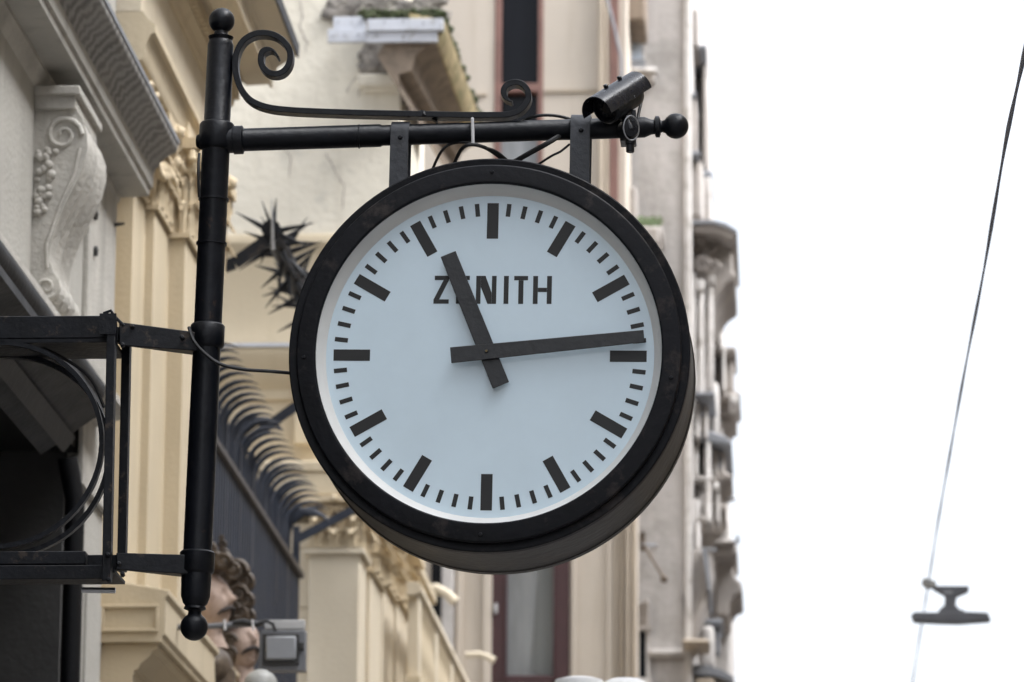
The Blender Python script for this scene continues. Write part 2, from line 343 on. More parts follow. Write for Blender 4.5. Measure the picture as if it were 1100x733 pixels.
# ================================================================== near grey building
def grey_building():
    XW = -2.42
    g = thing('grey_building', 'near grey building at the left edge with stained marble cornice and carved scroll console', 'building', (XW-2, 12, 0))
    yend = PX(117, 330, XW).y
    zaw = P(117, 400, yend).z
    w_ = MB()
    w_.box(XW-.35, XW, 1.5, yend-.02, PX(0, 262, XW+.08).z, 9.5)
    w_.box(XW-.35, XW, PX(86, 560, XW).y, yend-.01, .12, PX(0, 262, XW+.08).z)
    w_.build('wall', GREY, g)
    # raised end strip with two fixing holes
    ys = PX(94, 330, XW+.02).y
    st = MB().box(XW, XW+.02, ys, yend, P(100, 520, ys).z, P(117, 190, yend).z).build('corner_strip', GREYC, g, bevel=.004)
    hs = MB()
    for py in (231, 270): 
        p = PX(101, py, XW+.02); hs.lathe([(.018, 0), (.018, .012), (.009, .014), (.009, .004), (0, .004)], p, (1, 0, 0), 12)
    hs.build('fixing_hole', SHOPF, g)
    hk = MB(); a = P(112, 241, yend-.05); hk.tube([a, a+Vector((.03, 0, -.003)), a+Vector((.075, 0, .002))], [.007, .009, .004], 8)
    hk.build('hook', SHOPF, g)
    # cornice: profile taken at its far end and run back over our heads
    Ye = yend+.05
    def q(px, py): p = P(px, py, Ye); return (p.x, p.z)
    prof = [(XW-.02, q(126, 213)[1]), q(160, 211), q(161, 204), q(164, 202), q(165, 187), (q(167, 182)), q(170, 180), q(173, 174), q(181, 168), q(189, 164), q(191, 159), q(191, 155), (XW-.02, q(150, 110)[1])]
    c = MB(); lo = [(XW, prof[0][1]), prof[1], prof[2], prof[3], prof[4], (XW, prof[4][1])]
    # fascia and soffit
    N = 1
    c.prism(lo, 'Y', 1.5, Ye)
    fa = c.build('cornice', GREY, g)
    c2 = MB()
    top = [(XW, prof[4][1]), prof[4], prof[5], prof[6], prof[7], prof[8], prof[9], prof[10], prof[11], prof[12]]
    # wobbly far end, like the chipped marble
    c2.prism(top, 'Y', 1.5, Ye+.0)
    c2.build('cornice_moulding', WAVY, g, smooth=50)
    z0 = prof[0][1]
    # inner bed moulding where soffit meets wall, ledge edge dark
    b = MB(); b.prism([(XW, z0+.002), (XW+.03, z0+.002), (XW+.03, z0-.015), (XW+.018, z0-.03), (XW+.014, z0-.055), (XW, z0-.07)], 'Y', 1.5, Ye-.03)
    b.build('bed_moulding', GREYC, g)
    e = MB(); e.prism([(prof[10][0]-.012, prof[11][1]), (prof[10][0]+.004, prof[11][1]-.002), (prof[10][0]+.005, prof[11][1]+.016), (XW, prof[12][1]+.05), (XW, prof[12][1])], 'Y', 1.5, Ye+.01)
    e.build('cornice_cap', LEADG, g)
    # scroll console
    yc0 = PX(36, 180, XW).y; wY = .42; cz1 = PX(60, 112, XW+.08).z; cz0 = P(60, 333, yc0+.1).z
    ab = MB().box(XW, XW+.135, yc0-.02, yc0+wY+.02, cz1, cz1+.075).box(XW, XW+.15, yc0-.035, yc0+wY+.035, cz1+.045, cz1+.075)
    prof2 = [(0, .13), (.05, .155), (.12, .172), (.2, .175), (.3, .162), (.4, .135), (.5, .105), (.6, .080), (.7, .064), (.78, .060), (.84, .075), (.88, .095), (.93, .10), (.975, .08), (1.0, .02)]
    cn = MB(); NY = 25; H = cz1-cz0; rows = []
    for t, d in prof2:
        row = [cn.bm.verts.new((XW-.005, yc0, cz1-H*t))]
        for j in range(NY):
            u = j/(NY-1); fl = -.02*abs(math.sin(u*math.pi*4))**.6 if .05 < u < .95 else 0
            row.append(cn.bm.verts.new((XW+max(.01, d+fl), yc0+wY*u, cz1-H*t)))
        row.append(cn.bm.verts.new((XW-.005, yc0+wY, cz1-H*t))); rows.append(row)
    for r0, r1 in zip(rows, rows[1:]):
        for k in range(len(r0)-1): cn.bm.faces.new((r0[k], r0[k+1], r1[k+1], r1[k]))
    co = cn.build('console', GREYC, g, smooth=40)
    ab.build('console_block', GREYC, g, bevel=.004)
    # carving on its side: scroll lines and a bunch of fruit
    cv = MB()
    spiral(cv, (XW+.095, yc0-.004, cz1-H*.13), (1, 0, 0), (0, 0, 1), .062, 1.5, .16)
    spiral(cv, (XW+.055, yc0-.004, cz1-H*.92), (1, 0, 0), (0, 0, -1), .042, 1.4, .2)
    cv.tube([(XW+.15*1, yc0-.002, cz1-H*.2), (XW+.135, yc0-.002, cz1-H*.33), (XW+.09, yc0-.002, cz1-H*.5), (XW+.05, yc0-.002, cz1-H*.7), (XW+.055, yc0-.002, cz1-H*.82)], .006, 7)
    for k in range(34):
        t = random.random(); cv.ball((XW+.012+random.random()*(.072-.05*t), yc0-.004, cz1-H*(.2+.38*t)), .009+.007*random.random(), sub=2)
    cv.build('fruit_carving', GREYC, g, smooth=60)
    # small moulding above the awning
    XA = XW+.22
    a0 = PX(0, 243, XW+.09); a1 = PX(80, 345, XW+.09)
    zz = a0.z
    mo = MB().prism([(XW, zz), (XW+.075, zz-.012), (XW+.09, zz-.035), (XW+.10, zz-.05), (XW+.135, zz-.075), (XW+.135, zz-.10), (XW, zz-.14)], 'Y', 1.5, yend-.35)
    mo.build('string_course', GREYC, g)
    # shopfront below
    z1 = zz-.16
    sh = MB().box(XW-.55, XW-.5, 1.5, yend-.3, .12, z1+.2).build('shop_shade_panel', SHOP, g)  # dark sheet painting the unlit depth of the shop
    fr = MB(); y1 = PX(66, 560, XW-.06).y; y2 = PX(86, 560, XW-.02).y
    fr.box(XW-.5, XW-.05, y1, y1+.13, .12, z1); fr.box(XW-.5, XW-.09, y1+.13, y2+.1, .12, z1)
    MB().box(XW-.48, XW-.01, 1.5, yend-.25, z1-.10, z1+.02).build('soffit', SHOP, g)  # near-black colour paints the shade beneath the wall
    fr.build('shop_frame', SHOPF, g, bevel=.006)
    pl = MB().box(XW, XW+.012, PX(90, 640, XW).y, yend-.06, .12, P(100, 655, yend).z).build('plinth', GREY, g)
    return XW, yend, zz
XW, AEND, AWZ = grey_building()

def awning():
    yend = PX(112, 440, XW+.2).y
    a = thing('awning', 'closed black shop awning cassette under the grey building cornice at the left edge', 'awning', (XW+.1, 12, AWZ-.2))
    z = AWZ-.16
    m_ = MB(); pf = []
    cx, cz, r = XW+.15, z-.045, .05
    for k in range(14):
        t = 2*math.pi*k/14; pf.append((cx+r*math.cos(t), cz+r*math.sin(t)))
    m_.prism(pf, 'Y', 1.5, yend); m_.build('cassette', AWN, a)
    b = MB().prism([(XW+.002, z-.045), (XW+.12, z-.07), (XW+.20, z-.10), (XW+.205, z-.135), (XW+.17, z-.15), (XW+.0, z-.27)], 'Y', 1.5, yend-.03)
    b.build('valance', AWN, a)
    rib = MB().prism([(XW+.06, z-.245), (XW+.10, z-.20), (XW+.115, z-.215), (XW+.075, z-.265)], 'Y', 1.5, yend-.04).build('drip_rail', SHOPF, a)
    MB().lathe([(0, 0), (.045, 0), (.05, .008), (.05, .02)], (XW+.15, yend+.02, z-.045), (0, -1, 0), 20).build('end_cap', AWN, a)
    return a
awning()
def downpipe():
    p = PX(80, 560, XW+.045)
    o = MB().tube([(XW+.02, p.y-.03, AWZ-.36), (XW+.045, p.y, AWZ-.50), (XW+.045, p.y, .2)], .034, 14).build('downpipe', AWN)
    tag(o, 'black round downpipe running down the edge of the dark shopfront at lower left', 'pipe')
downpipe()

# ================================================================== cream building with pilasters
def cream_building():
    Y0 = AEND+.08; YE = 18.2
    g = thing('cream_building', 'cream classical building behind the pole with stepped pilasters and dentilled cornice', 'building', (-3.5, 17.5, 0))
    # plan of the stepped pilasters, from the near end
    steps = []
    def yx(px, X): return PX(px, 420, X).y
    xs = []
    def xat(px, Y): return P(px, 420, Y).x
    X = xat(117, Y0+.1); pts = [(X-.3, Y0)]
    Ya = Y0+.5
    Xa = xat(118, Ya); Xb = xat(139, Ya)
    Yb = yx(151, Xb); Xc = xat(162, Yb); Yc = yx(177, Xc); Xd = xat(196, Yc); Yd = yx(209, Xd); Xe = xat(214, Yd)
    ztop = P(150, 60, Yb).z
    poly = [(-4, Y0), (Xa, Y0), (Xa, Ya), (Xb, Ya), (Xb, Yb), (Xc, Yb), (Xc, Yc), (Xd, Yc), (Xd, Yd), (Xd-.045, Yd), (Xd-.045, Yd+.12), (Xd-.40, Yd+.12), (Xd-.40, YE), (-4, YE)]
    MB().prism(poly, 'Z', .12, P(240, 215, YE).z).build('wall', CREAM, g, bevel=.004)
    # entablature over the pilasters
    def q(px, py): p = P(px, py, YE); return (p.x, p.z)
    wx = -3.9
    ar = [(wx, q(240, 236)[1]), q(240, 236), q(243, 230), q(243, 222), q(248, 212), q(252, 210), q(252, 203), q(246, 198), q(240, 190), (wx, q(240, 190)[1])]
    MB().prism(ar, 'Y', Y0+.02, Yd+.5).build('architrave', CREAM, g)
    fz = [(wx, ar[-1][1]-.002), (ar[8][0]-.006, ar[-1][1]-.002), (ar[8][0]-.006, q(240, 128)[1]), (wx, q(240, 128)[1])]
    MB().prism(fz, 'Y', Y0+.02, YE).build('frieze', CREAML, g)
    zf = q(240, 128)[1]; xf = ar[8][0]
    bed = [(wx, zf), (xf, zf), (xf+.012, zf+.02), (xf+.012, zf+.035), (xf+.04, zf+.065), (xf+.04, zf+.16), (wx, zf+.16)]
    MB().prism(bed, 'Y', Y0+.02, YE).build('bed_moulding', CREAM, g)
    k = 0; y = Y0+.05; dn = MB()
    while y < YE-.02:
        dn.box(xf+.04, xf+.065, y, y+.035, zf+.075, zf+.125); y += .062
    dn.build('dentil_row', CREAM, g)
    xo = q(293, 100)[0]; xt = q(321, 78)[0]
    co = [(wx, zf+.16), (xf+.07, zf+.16), (xf+.09, zf+.145), (xo-.02, zf+.15), (xo-.012, zf+.135), (xo, zf+.135), (xo, zf+.20), (xo+.012, zf+.205), (xo+.02, zf+.225), (xt-.025, zf+.265), (xt-.012, zf+.275), (xt-.012, zf+.30), (wx, zf+.36)]
    MB().prism(co, 'Y', Y0+.02, YE).build('cornice', CREAML, g)
    MB().prism([(xt-.0115, zf+.275), (xt-.004, zf+.275), (xt-.002, zf+.33), (xt-.04, zf+.33), (xt-.0115, zf+.302)], 'Y', Y0, YE+.03).build('gutter', BLK2, g)
    # attic storey above so the cornice does not float
    MB().box(-4, xf-.02, Y0+.02, YE-.01, zf+.3, 9.5).build('upper_wall', CREAM, g)
    # upper impost moulding seen between cornice of the neighbour and the frieze
    # capitals
    def cap(xa, xb, ya, yb, pz0, pz1, pr=.05):
        c = MB(); capital(c, xa, xb, ya, yb, pz0, pz1, pr); return c.build('capital', CREAMO, g, smooth=60)
    za1 = ar[0][1]
    zc = za1-.36
    cap(Xb-.10, Xb+.004, Ya-.004, Yb-.03, zc, za1-.0, .05)
    cap(Xc-.10, Xc+.004, Yb-.004, Yc-.03, zc-.02, za1-.003, .05)
    cap(Xd-.12, Xd+.004, Yc-.004, Yd-.02, zc-.04, za1-.006, .055)
    cap(Xd-.10, Xd+.045, Yd+.02, Yd+.4, zc-.04, za1-.009, .05)
    # garland and leaf brackets on the frieze face
    gl = MB()
    for i in range(26):
        t = i/25; yy = Ya-.4+(Yd-Ya+1.0)*t; zz = za1-.13+.035*math.sin(t*19)
        x = ar[1][0]-.03
        gl.ball((x+.012*math.sin(i*2.1), yy, zz), .032+.014*random.random(), (1, 1.3, 1), 2)
        if i % 2: spiral(gl, (x+.03, yy, zz+.02), (0, 1, 0), (.25, 0, 1), .045, 1.3, .3)
        if i % 3 == 0: leaf(gl, (x, yy, zz-.10), (1, 0, 0), (0, 0, 1), .06, .12, .05)
        spiral(gl, (x+.02, yy+.02, zz-.09), (0, 1, 0), (.2, 0, -1), .038, 1.4, .3)
    gl.build('garland', CREAMO, g, smooth=60)
    # balcony pedestal ledge
    Yl = Y0+.42
    a = P(103, 640, Yl); b = P(178, 640, Yl); zt = P(140, 634, Yl).z; zb = P(140, 690, Yl).z
    xo = b.x; hh = zt-zb
    led = [(-3, zb), (xo-.012, zb), (xo-.012, zb+.016), (xo, zb+.03), (xo, zb+hh*.86), (xo+.012, zb+hh*.9), (xo+.012, zt), (-3, zt+.13)]
    MB().prism(led, 'Y', Yl, 21.8).build('balcony_ledge', CREAM, g, bevel=.003)
    fr = MB()
    i0 = P(109, 650, Yl-.001); i1 = P(170, 679, Yl-.001)
    for (x0, x1, z0, z1) in ((i0.x, i1.x, i0.z-.012, i0.z), (i0.x, i1.x, i1.z, i1.z+.012), (i0.x, i0.x+.012, i1.z+.0125, i0.z-.0125), (i1.x-.012, i1.x, i1.z+.0125, i0.z-.0125)):
        fr.box(x0, x1, Yl-.012, Yl+.001, z0, z1)
    fr.build('panel_moulding', CREAM, g, bevel=.002)
    un = []
    xw = xo-.15
    pr = [(-3, zb-.001), (xo-.03, zb-.001), (xo-.03, zb-.02), (xo-.05, zb-.03), (xo-.055, zb-.045), (xo-.09, zb-.075), (xo-.10, zb-.095), (xo-.115, zb-.10), (xo-.115, zb-.115), (xo-.12, zb-.12), (xo-.12, zb-.8), (-3, zb-.8)]
    MB().prism(pr, 'Y', Yl+.03, 21.8).build('corbel_moulding', CREAM, g, bevel=.002)
    MB().prism([(-3, zb-.8), (xo-.125, zb-.8), (xo-.125, .12), (-3, .12)], 'Y', Yl+.05, 21.8).build('lower_wall', CREAM, g)
    # end piece under ledge facing the camera
    return YE, xo, zt, Yl
BYE, LXO, LZT, LYL = cream_building()

# ================================================================== next building (weathered)
CYF = 22.2
def corner_building():
    g = thing('weathered_corner_building', 'weathered building with cracked plaster flank, mossy broken cornice and corinthian pilasters behind the clock', 'building', (-3, 21, 0))
    Yp = CYF+.25
    def z(py, px=330): return P(px, py, CYF).z
    XR = P(430, 80, Yp).x; XS = P(386, 620, CYF).x
    # plaster flank
    MB().box(-4.5, XR, Yp, Yp+1.3, z(240), 10.2).build('plaster_flank', PLAST, g)
    MB().box(-4.5, XS-.06, Yp+.65, CYF+4.4, z(560), 10.1).build('rear_wall', PLAST, g)
    # lower flank with string courses
    pf = [(Yp+.6, z(240)), (Yp-.02, z(240)), (Yp-.03, z(243)), (Yp-.03, z(250)), (Yp-.0, z(258)), (Yp+.01, z(263)), (Yp+.01, z(364)), (Yp-.10, z(366)), (Yp-.10, z(374)), (Yp-.06, z(386)),
          (Yp-.05, z(392)), (Yp-.03, z(400)), (Yp, z(408)), (Yp, z(418)), (Yp+.02, z(420)), (Yp+.02, z(496)), (Yp-.01, z(500)), (Yp-.01, z(508)), (Yp+.02, z(512)), (Yp+.02, z(560)), (Yp+.6, z(560))]
    MB().prism(pf, 'X', -4.5, XS-.02).build('string_course_flank', CREAM, g)
    MB().prism([(Yp-.11, z(366)+.001), (Yp-.112, z(362)), (Yp+.0, z(358)), (Yp, z(363))], 'X', -4.5, XS).build('flashing', FLASH, g)
    sm = MB(); q0 = P(318, 405, Yp).x; q1 = P(345, 405, Yp).x
    sm.box(q0, q1, Yp-.07, Yp-.02, z(398), z(470)); sm.build('end_pilaster', CREAM, g, bevel=.01)
    # ashlar strip
    a = MB(); xs0 = -3.6; xs1 = P(333, 650, CYF+.05).x
    for (pa, pb) in ((560, 587), (589, 651), (653, 720), (722, 800)):
        a.box(xs0, xs1, CYF+.06, CYF+.6, z(pb), z(pa))
    a.box(xs0, xs1-.01, CYF+.068, CYF+.6, z(1150), z(560)); a.build('ashlar', CREAML, g, bevel=.006)
    # pilasters and street face
    X1 = P(331, 650, CYF).x; X2 = P(386, 650, CYF).x
    p = MB().box(X1, X2, CYF, CYF+.35, .12, z(589)).box(X1-.025, X2+.025, CYF-.02, CYF+.37, z(596), z(590)); p.build('pilaster', CREAML, g, bevel=.006)
    c = MB(); capital(c, X1, X2, CYF, CYF+.3, z(589), z(535), .07); c.build('capital', CREAMO, g, smooth=60)
    MB().box(-3.0, X2-.05, CYF+.35, CYF+4.4, .12, z(520)).build('street_wall', CREAM, g)
    def side_pil(pxa, pxb, pytop, pyb, X):
        ya = PX(pxa, 660, X).y; yb = PX(pxb, 660, X).y; Xl = X-.12
        zt = P(pxa, pyb, ya).z
        MB().box(Xl, X, ya, yb, .12, zt).build('pilaster', CREAML, g, bevel=.006)
        cc = MB(); capital(cc, Xl, X, ya, yb, zt, P(pxa, pytop, ya).z, .075); cc.build('capital', CREAMO, g, smooth=60)
    side_pil(398, 410, 550, 615, X2+.01)
    side_pil(412, 423, 560, 628, X2+.015)
    side_pil(427, 441, 575, 645, X2+.03)
    # entablature above capitals (hidden mostly by the clock)
    e = MB(); zt = z(534); e.box(-3.0, X2+.0, CYF-.04, CYF+4.2, zt, zt+.12); e.box(-3, X2+.06, CYF-.05, CYF+4.25, zt+.12, zt+.18); e.build('entablature', CREAM, g, bevel=.01)
    # broken upper cornice, running along the street
    Ya, Yb = CYF-.05, CYF+2.6
    def lp(pts, Y): return [tuple(P(a_, b_, Y)) for a_, b_ in pts]
    F = [(430, 100), (428, 80), (442, 76), (446, 60), (458, 50), (468, 46), (468, 38), (420, 34), (405, 60)]
    B = [(488, 195), (486, 178), (493, 172), (496, 165), (502, 160), (508, 156), (509, 150), (480, 140), (470, 170)]
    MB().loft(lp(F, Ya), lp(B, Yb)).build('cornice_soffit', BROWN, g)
    F = [(464, 44), (469, 44), (475, 34), (478, 22), (440, 14), (440, 40)]
    B = [(506, 158), (510, 156), (516, 148), (519, 136), (490, 130), (490, 150)]
    MB().loft(lp(F, Ya-.02), lp(B, Yb)).build('cornice_fascia', OCHRE, g)
    st = MB(); pts = [P(466, 38, Ya-.03), P(474, 58, Ya+.5), P(484, 82, Ya+1.1), P(493, 112, Ya+1.8), P(499, 142, Ya+2.4)]
    st.tube(pts, .016, 8); st.build('cornice_bead', FLASH, g)
    ms = MB()
    for i in range(150):
        t = random.random(); px = 474+43*t; py = 20+113*t-3*random.random(); Y = Ya+2.55*t
        pp = P(px+random.uniform(-7, 2.5), py+random.uniform(-4, 3), Y); ms.ball(pp, random.uniform(.012, .034), (1, 1.2, .6), 1)
    for i in range(110):
        pp = P(random.uniform(388, 474), random.uniform(11, 20), Ya+random.random()*.4); ms.ball(pp, random.uniform(.012, .03), (1.2, 1.2, .7), 1)
    ms.build('moss', MOSS, g, smooth=80)
    rb = MB()
    for i in range(90):
        px = random.uniform(392, 440); py = random.uniform(46, 76)
        pp = P(px, py, Yp-.02); s_ = random.uniform(.02, .05); rb.ball(pp, s_, (1.4, .5, .8), 1, Matrix.Rotation(random.random()*3, 4, 'Y'))
    rb.box(P(392, 60, Yp).x, P(442, 60, Yp).x, Yp-.03, Yp+.1, P(400, 78, Yp).z, P(400, 42, Yp).z)
    for i in range(70):
        px = random.uniform(355, 470); py = random.uniform(0, 18)
        rb.ball(P(px, py, Yp-.02), random.uniform(.03, .07), (1.4, .5, .7), 1)
    rb.build('exposed_rubble', RUBBLE, g, smooth=20)
    lg = MB(); lg.fb(384, 79, 432, 92, Yp-.08, .1); lg.fb(390, 92, 430, 98, Yp-.04, .06); lg.build('ledge', PLAST, g, bevel=.012)
    # zinc boards
    zb = MB(); zb.fb(352, 31, 393, 45, Ya, .03); zb.fb(358, 18, 393, 31, Ya+.01, .03); zb.fb(395, 20, 476, 32.4, Ya-.065, .05); zb.fb(393, 32.8, 470, 45, Ya-.045, .03)
    zb.build('zinc_board', FLASH, g, bevel=.002)
    for (x, y) in ((358, 39), (370, 38), (385, 37), (363, 24), (378, 25), (413, 24), (433, 23), (433, 39), (455, 25), (405, 38)):
        MB().lathe([(.005, 0), (.005, .003), (0, .005)], P(x, y, Ya-(.066 if x > 394 and y < 33 else .046 if x > 394 else .001)), (0, -1, 0), 8).build('nail', LEADG, g)
    # cracks in the plaster as thin raised seams
    ck = MB()
    for pts in (((322, 0), (325, 14), (322, 30), (330, 45), (328, 60)), ((372, 100), (380, 86), (388, 80), (384, 110)), ((350, 165), (362, 188), (370, 200), (368, 232)), ((300, 150), (312, 170), (309, 196))):
        pp = []
        for (a0, b0), (a1, b1) in zip(pts, pts[1:]):
            for k in range(5):
                t = k/5; pp.append(P(a0+(a1-a0)*t+random.uniform(-1, 1), b0+(b1-b0)*t, Yp-.001))
        MB().tube(pp, [random.uniform(.0015, .0035) for _ in pp], 5).build('crack', STONED, g)
    # balustrade along the street
    X = P(449, 620, 23.3).x
    bal = MB(); y0, y1 = 23.4, 29.2
    zt = PX(444, 612, X).z
    bal.prism([(X-.07, zt), (X+.0, zt), (X+.012, zt-.02), (X+.012, zt-.05), (X-.02, zt-.07), (X-.07, zt-.07)], 'Y', y0, y1)
    bal.build('balustrade_rail', CREAML, g, bevel=.004)
    b2 = MB().box(X-.07, X+.01, y0, y1, zt-.62, zt-.50).build('balustrade_base', CREAM, g, bevel=.004)
    yy = y0+.12; i = 0
    while yy < y1-.1:
        if i % 7 == 0: MB().box(X-.065, X-.005, yy-.07, yy+.09, zt-.5, zt-.07).build('balustrade_pier', CREAML, g, bevel=.005)
        else: MB().lathe([(.03, 0), (.03, .03), (.016, .05), (.034, .13), (.038, .18), (.02, .30), (.016, .36), (.028, .40), (.028, .43)], (X-.034, yy, zt-.5), seg=14).build('baluster', CREAM, g, smooth=50)
        yy += .17; i += 1
    MB().box(X-.6, X-.0, y0, y1, zt-.8, zt-.62).build('balcony_slab', CREAM, g)
    c = MB()
    for k in range(5):
        y_ = y0+.3+k*1.1; c.prism([(X-.15, zt-.62), (X-.01, zt-.62), (X-.02, zt-.68), (X-.09, zt-.78), (X-.15, zt-.95)], 'Y', y_, y_+.14)
    c.build('balcony_corbel', CREAM, g)
corner_building()

# ================================================================== beige building with tall windows
def beige_building():
    Y = 29.5
    g = thing('beige_building', 'flat beige building behind the clock with tall windows, the lower one framed maroon', 'building', (-1.5, 27, 0))
    def zz(py, px=560): return P(px, py, Y).z
    def xx(px, py=366): return P(px, py, Y).x
    # wall pieces around the two openings
    w_ = MB(); xl, xr = -4.2, xx(672)
    wx0, wx1 = xx(529), xx(582); vx0, vx1 = xx(529), xx(613)
    w_.box(xl, wx0, Y, Y+.4, zz(420), 12.5); w_.box(wx1, xr, Y, Y+.4, zz(420), 12.5); w_.box(wx0, wx1, Y, Y+.4, zz(420), zz(260)); w_.box(wx0, wx1, Y, Y+.4, zz(-150), 12.5)
    xr2 = xx(684)
    w_.box(xl, vx0, Y, Y+.4, .12, zz(420)); w_.box(vx1, xr2, Y, Y+.4, .12, zz(420)); w_.box(vx0, vx1, Y, Y+.4, .12, zz(726))
    w_.box(vx0, vx1, Y, Y+.4, zz(500), zz(420))
    w_.box(xl, xr, Y+.4, Y+1.02, .12, 12.5)
    w_.build('wall', BEIGE, g)
    MB().box(wx1+.01, xx(641), Y-.018, Y+.01, zz(100.5), zz(96.5)).build('floor_band', BEIGED, g, bevel=.004)
    MB().box(xx(455), wx0-.05, Y-.018, Y+.01, zz(103), zz(100)).build('floor_band', BEIGED, g, bevel=.004)
    # upper window
    wf = MB(); t = .045
    z0, z1 = zz(260), zz(-150)
    wf.box(wx0, wx0+t, Y-.01, Y+.12, z0, z1); wf.box(wx1-t*.8, wx1, Y-.01, Y+.12, z0, z1); wf.box(wx0, wx1, Y-.008, Y+.12, zz(99), zz(90))
    w1 = wf.build('window', FRED, g, bevel=.004)
    MB().box(wx0, wx1, Y+.08, Y+.09, z0, z1).build('pane', GLASS, w1)
    MB().box(wx0+.02, wx1-.02, Y+.05, Y+.06, zz(200), zz(142)).build('blind', GLASSC, w1)
    # lower window
    mf = MB(); t0 = xx(545)-xx(529); t1 = xx(613)-xx(597)
    z0, z1 = zz(733), zz(500)
    mf.box(vx0, vx0+t0, Y-.02, Y+.15, z0, z1); mf.box(vx1-t1, vx1, Y-.02, Y+.15, z0, z1); mf.box(vx0, vx1, Y-.018, Y+.15, zz(735), zz(726))
    mf.box(xx(543), xx(546), Y-.028, Y+.1, z0, z1); mf.box(xx(596), xx(598.5), Y-.028, Y+.1, z0, z1)
    w2 = mf.build('window', MAROON, g, bevel=.006)
    MB().box(vx0, vx1, Y+.10, Y+.11, z0, z1).build('pane', GLASSC, w2)
    cb = MB(); n = 40; x0 = xx(571); x1 = xx(597)
    for i in range(n):
        t = i/n; a = x0+(x1-x0)*t; b = x0+(x1-x0)*(t+.5/n)
        lean = .10*(1-t)
        cb.faces([(a+lean*.0, Y+.09-.008*math.sin(i*2.3), z0+.1*(1-t)), (x0+(x1-x0)*(i+1)/n, Y+.09-.008*math.sin((i+1)*2.3), z0+.1*(1-t)), (x0+(x1-x0)*(i+1)/n+lean, Y+.09-.008*math.sin((i+1)*2.3), z1), (a+lean, Y+.09-.008*math.sin(i*2.3), z1)], [(0, 1, 2, 3)])
    cb.build('curtain', CURT, w2)
    hd = MB(); hd.fb(531, 648, 534, 659, Y-.05, .03); hd.build('handle', ALU, w2, bevel=.005)
    # trims both sides of the lower window
    tr = MB()
    for (a, b, d, M_) in ((490, 496, .03, 0), (519, 528, .04, 0), (614, 618, .03, 0), (652, 659, .03, 0)):
        tr.fb(a, 560, b, 790, Y-d, d)
    tr.build('window_surround', BEIGE, g, bevel=.005)
    gv = MB()
    for (a, b, d) in ((660, 663, .05), (665, 670, .035), (672, 676, .07), (678, 684, .05)): gv.fb(a, 470, b, 790, Y-d, d+.02)
    gv.build('corner_moulding', BEIGED, g, bevel=.006)
    # upper right downpipes and reveal
    up = MB(); up.tube([P(645, -40, Y-.06), P(645, 330, Y-.06)], .02, 10); up.tube([P(650.5, -40, Y-.04), P(652, 330, Y-.04)], .012, 8); up.build('downpipe', BEIGED, g)
    rd = MB(); rd.fb(655, -40, 664, 330, Y-.03, .04); rd.build('red_strip', FRED, g)
    # bowed brown cable
    MB().tube([P(651, -5, Y-.1), P(660, 30, Y-.1), P(667, 62, Y-.1), P(669, 120, Y-.1)], .01, 7).build('cable', LEADG, g)
    # projecting balcony on the street side, seen from below
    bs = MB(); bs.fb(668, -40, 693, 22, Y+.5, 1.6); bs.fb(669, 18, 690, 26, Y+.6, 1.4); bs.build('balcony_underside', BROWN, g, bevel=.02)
    # sill at the left, dark opening and white scroll bracket
    dk = MB(); dk.fb(463, 590, 474, 662, Y-.03, .04); dk.build('side_window', GLASS, g)
    s2 = MB(); s2.fb(474, 600, 487, 700, Y-.06, .08); s2.build('shutter', STONE, g, bevel=.01)
    return g
beige_building()
def wall_bracket():
    a = MB(); pts = [P(458, 634, 28.2), P(468, 632, 28.2), (P(480, 638, 28.2)), P(489, 647, 28.2)]
    a.tube(pts, [.028, .034, .03, .035], 10); a.tube([P(455, 632, 28.2), P(448, 634, 28.2)], .04, 10)
    tag(a.build('scroll_bracket', CREAML), 'pale curved wall bracket in front of the dark side window left of the maroon window', 'bracket')
    b = MB(); b.tube([P(500, 704, 29.2), P(515, 703, 29.2), P(524, 706, 29.2), P(531, 710, 29.2)], [.02, .022, .02, .026], 10)
    tag(b.build('scroll_bracket', CREAML), 'small pale curved wall bracket beside the bottom left corner of the maroon window frame', 'bracket')
wall_bracket()

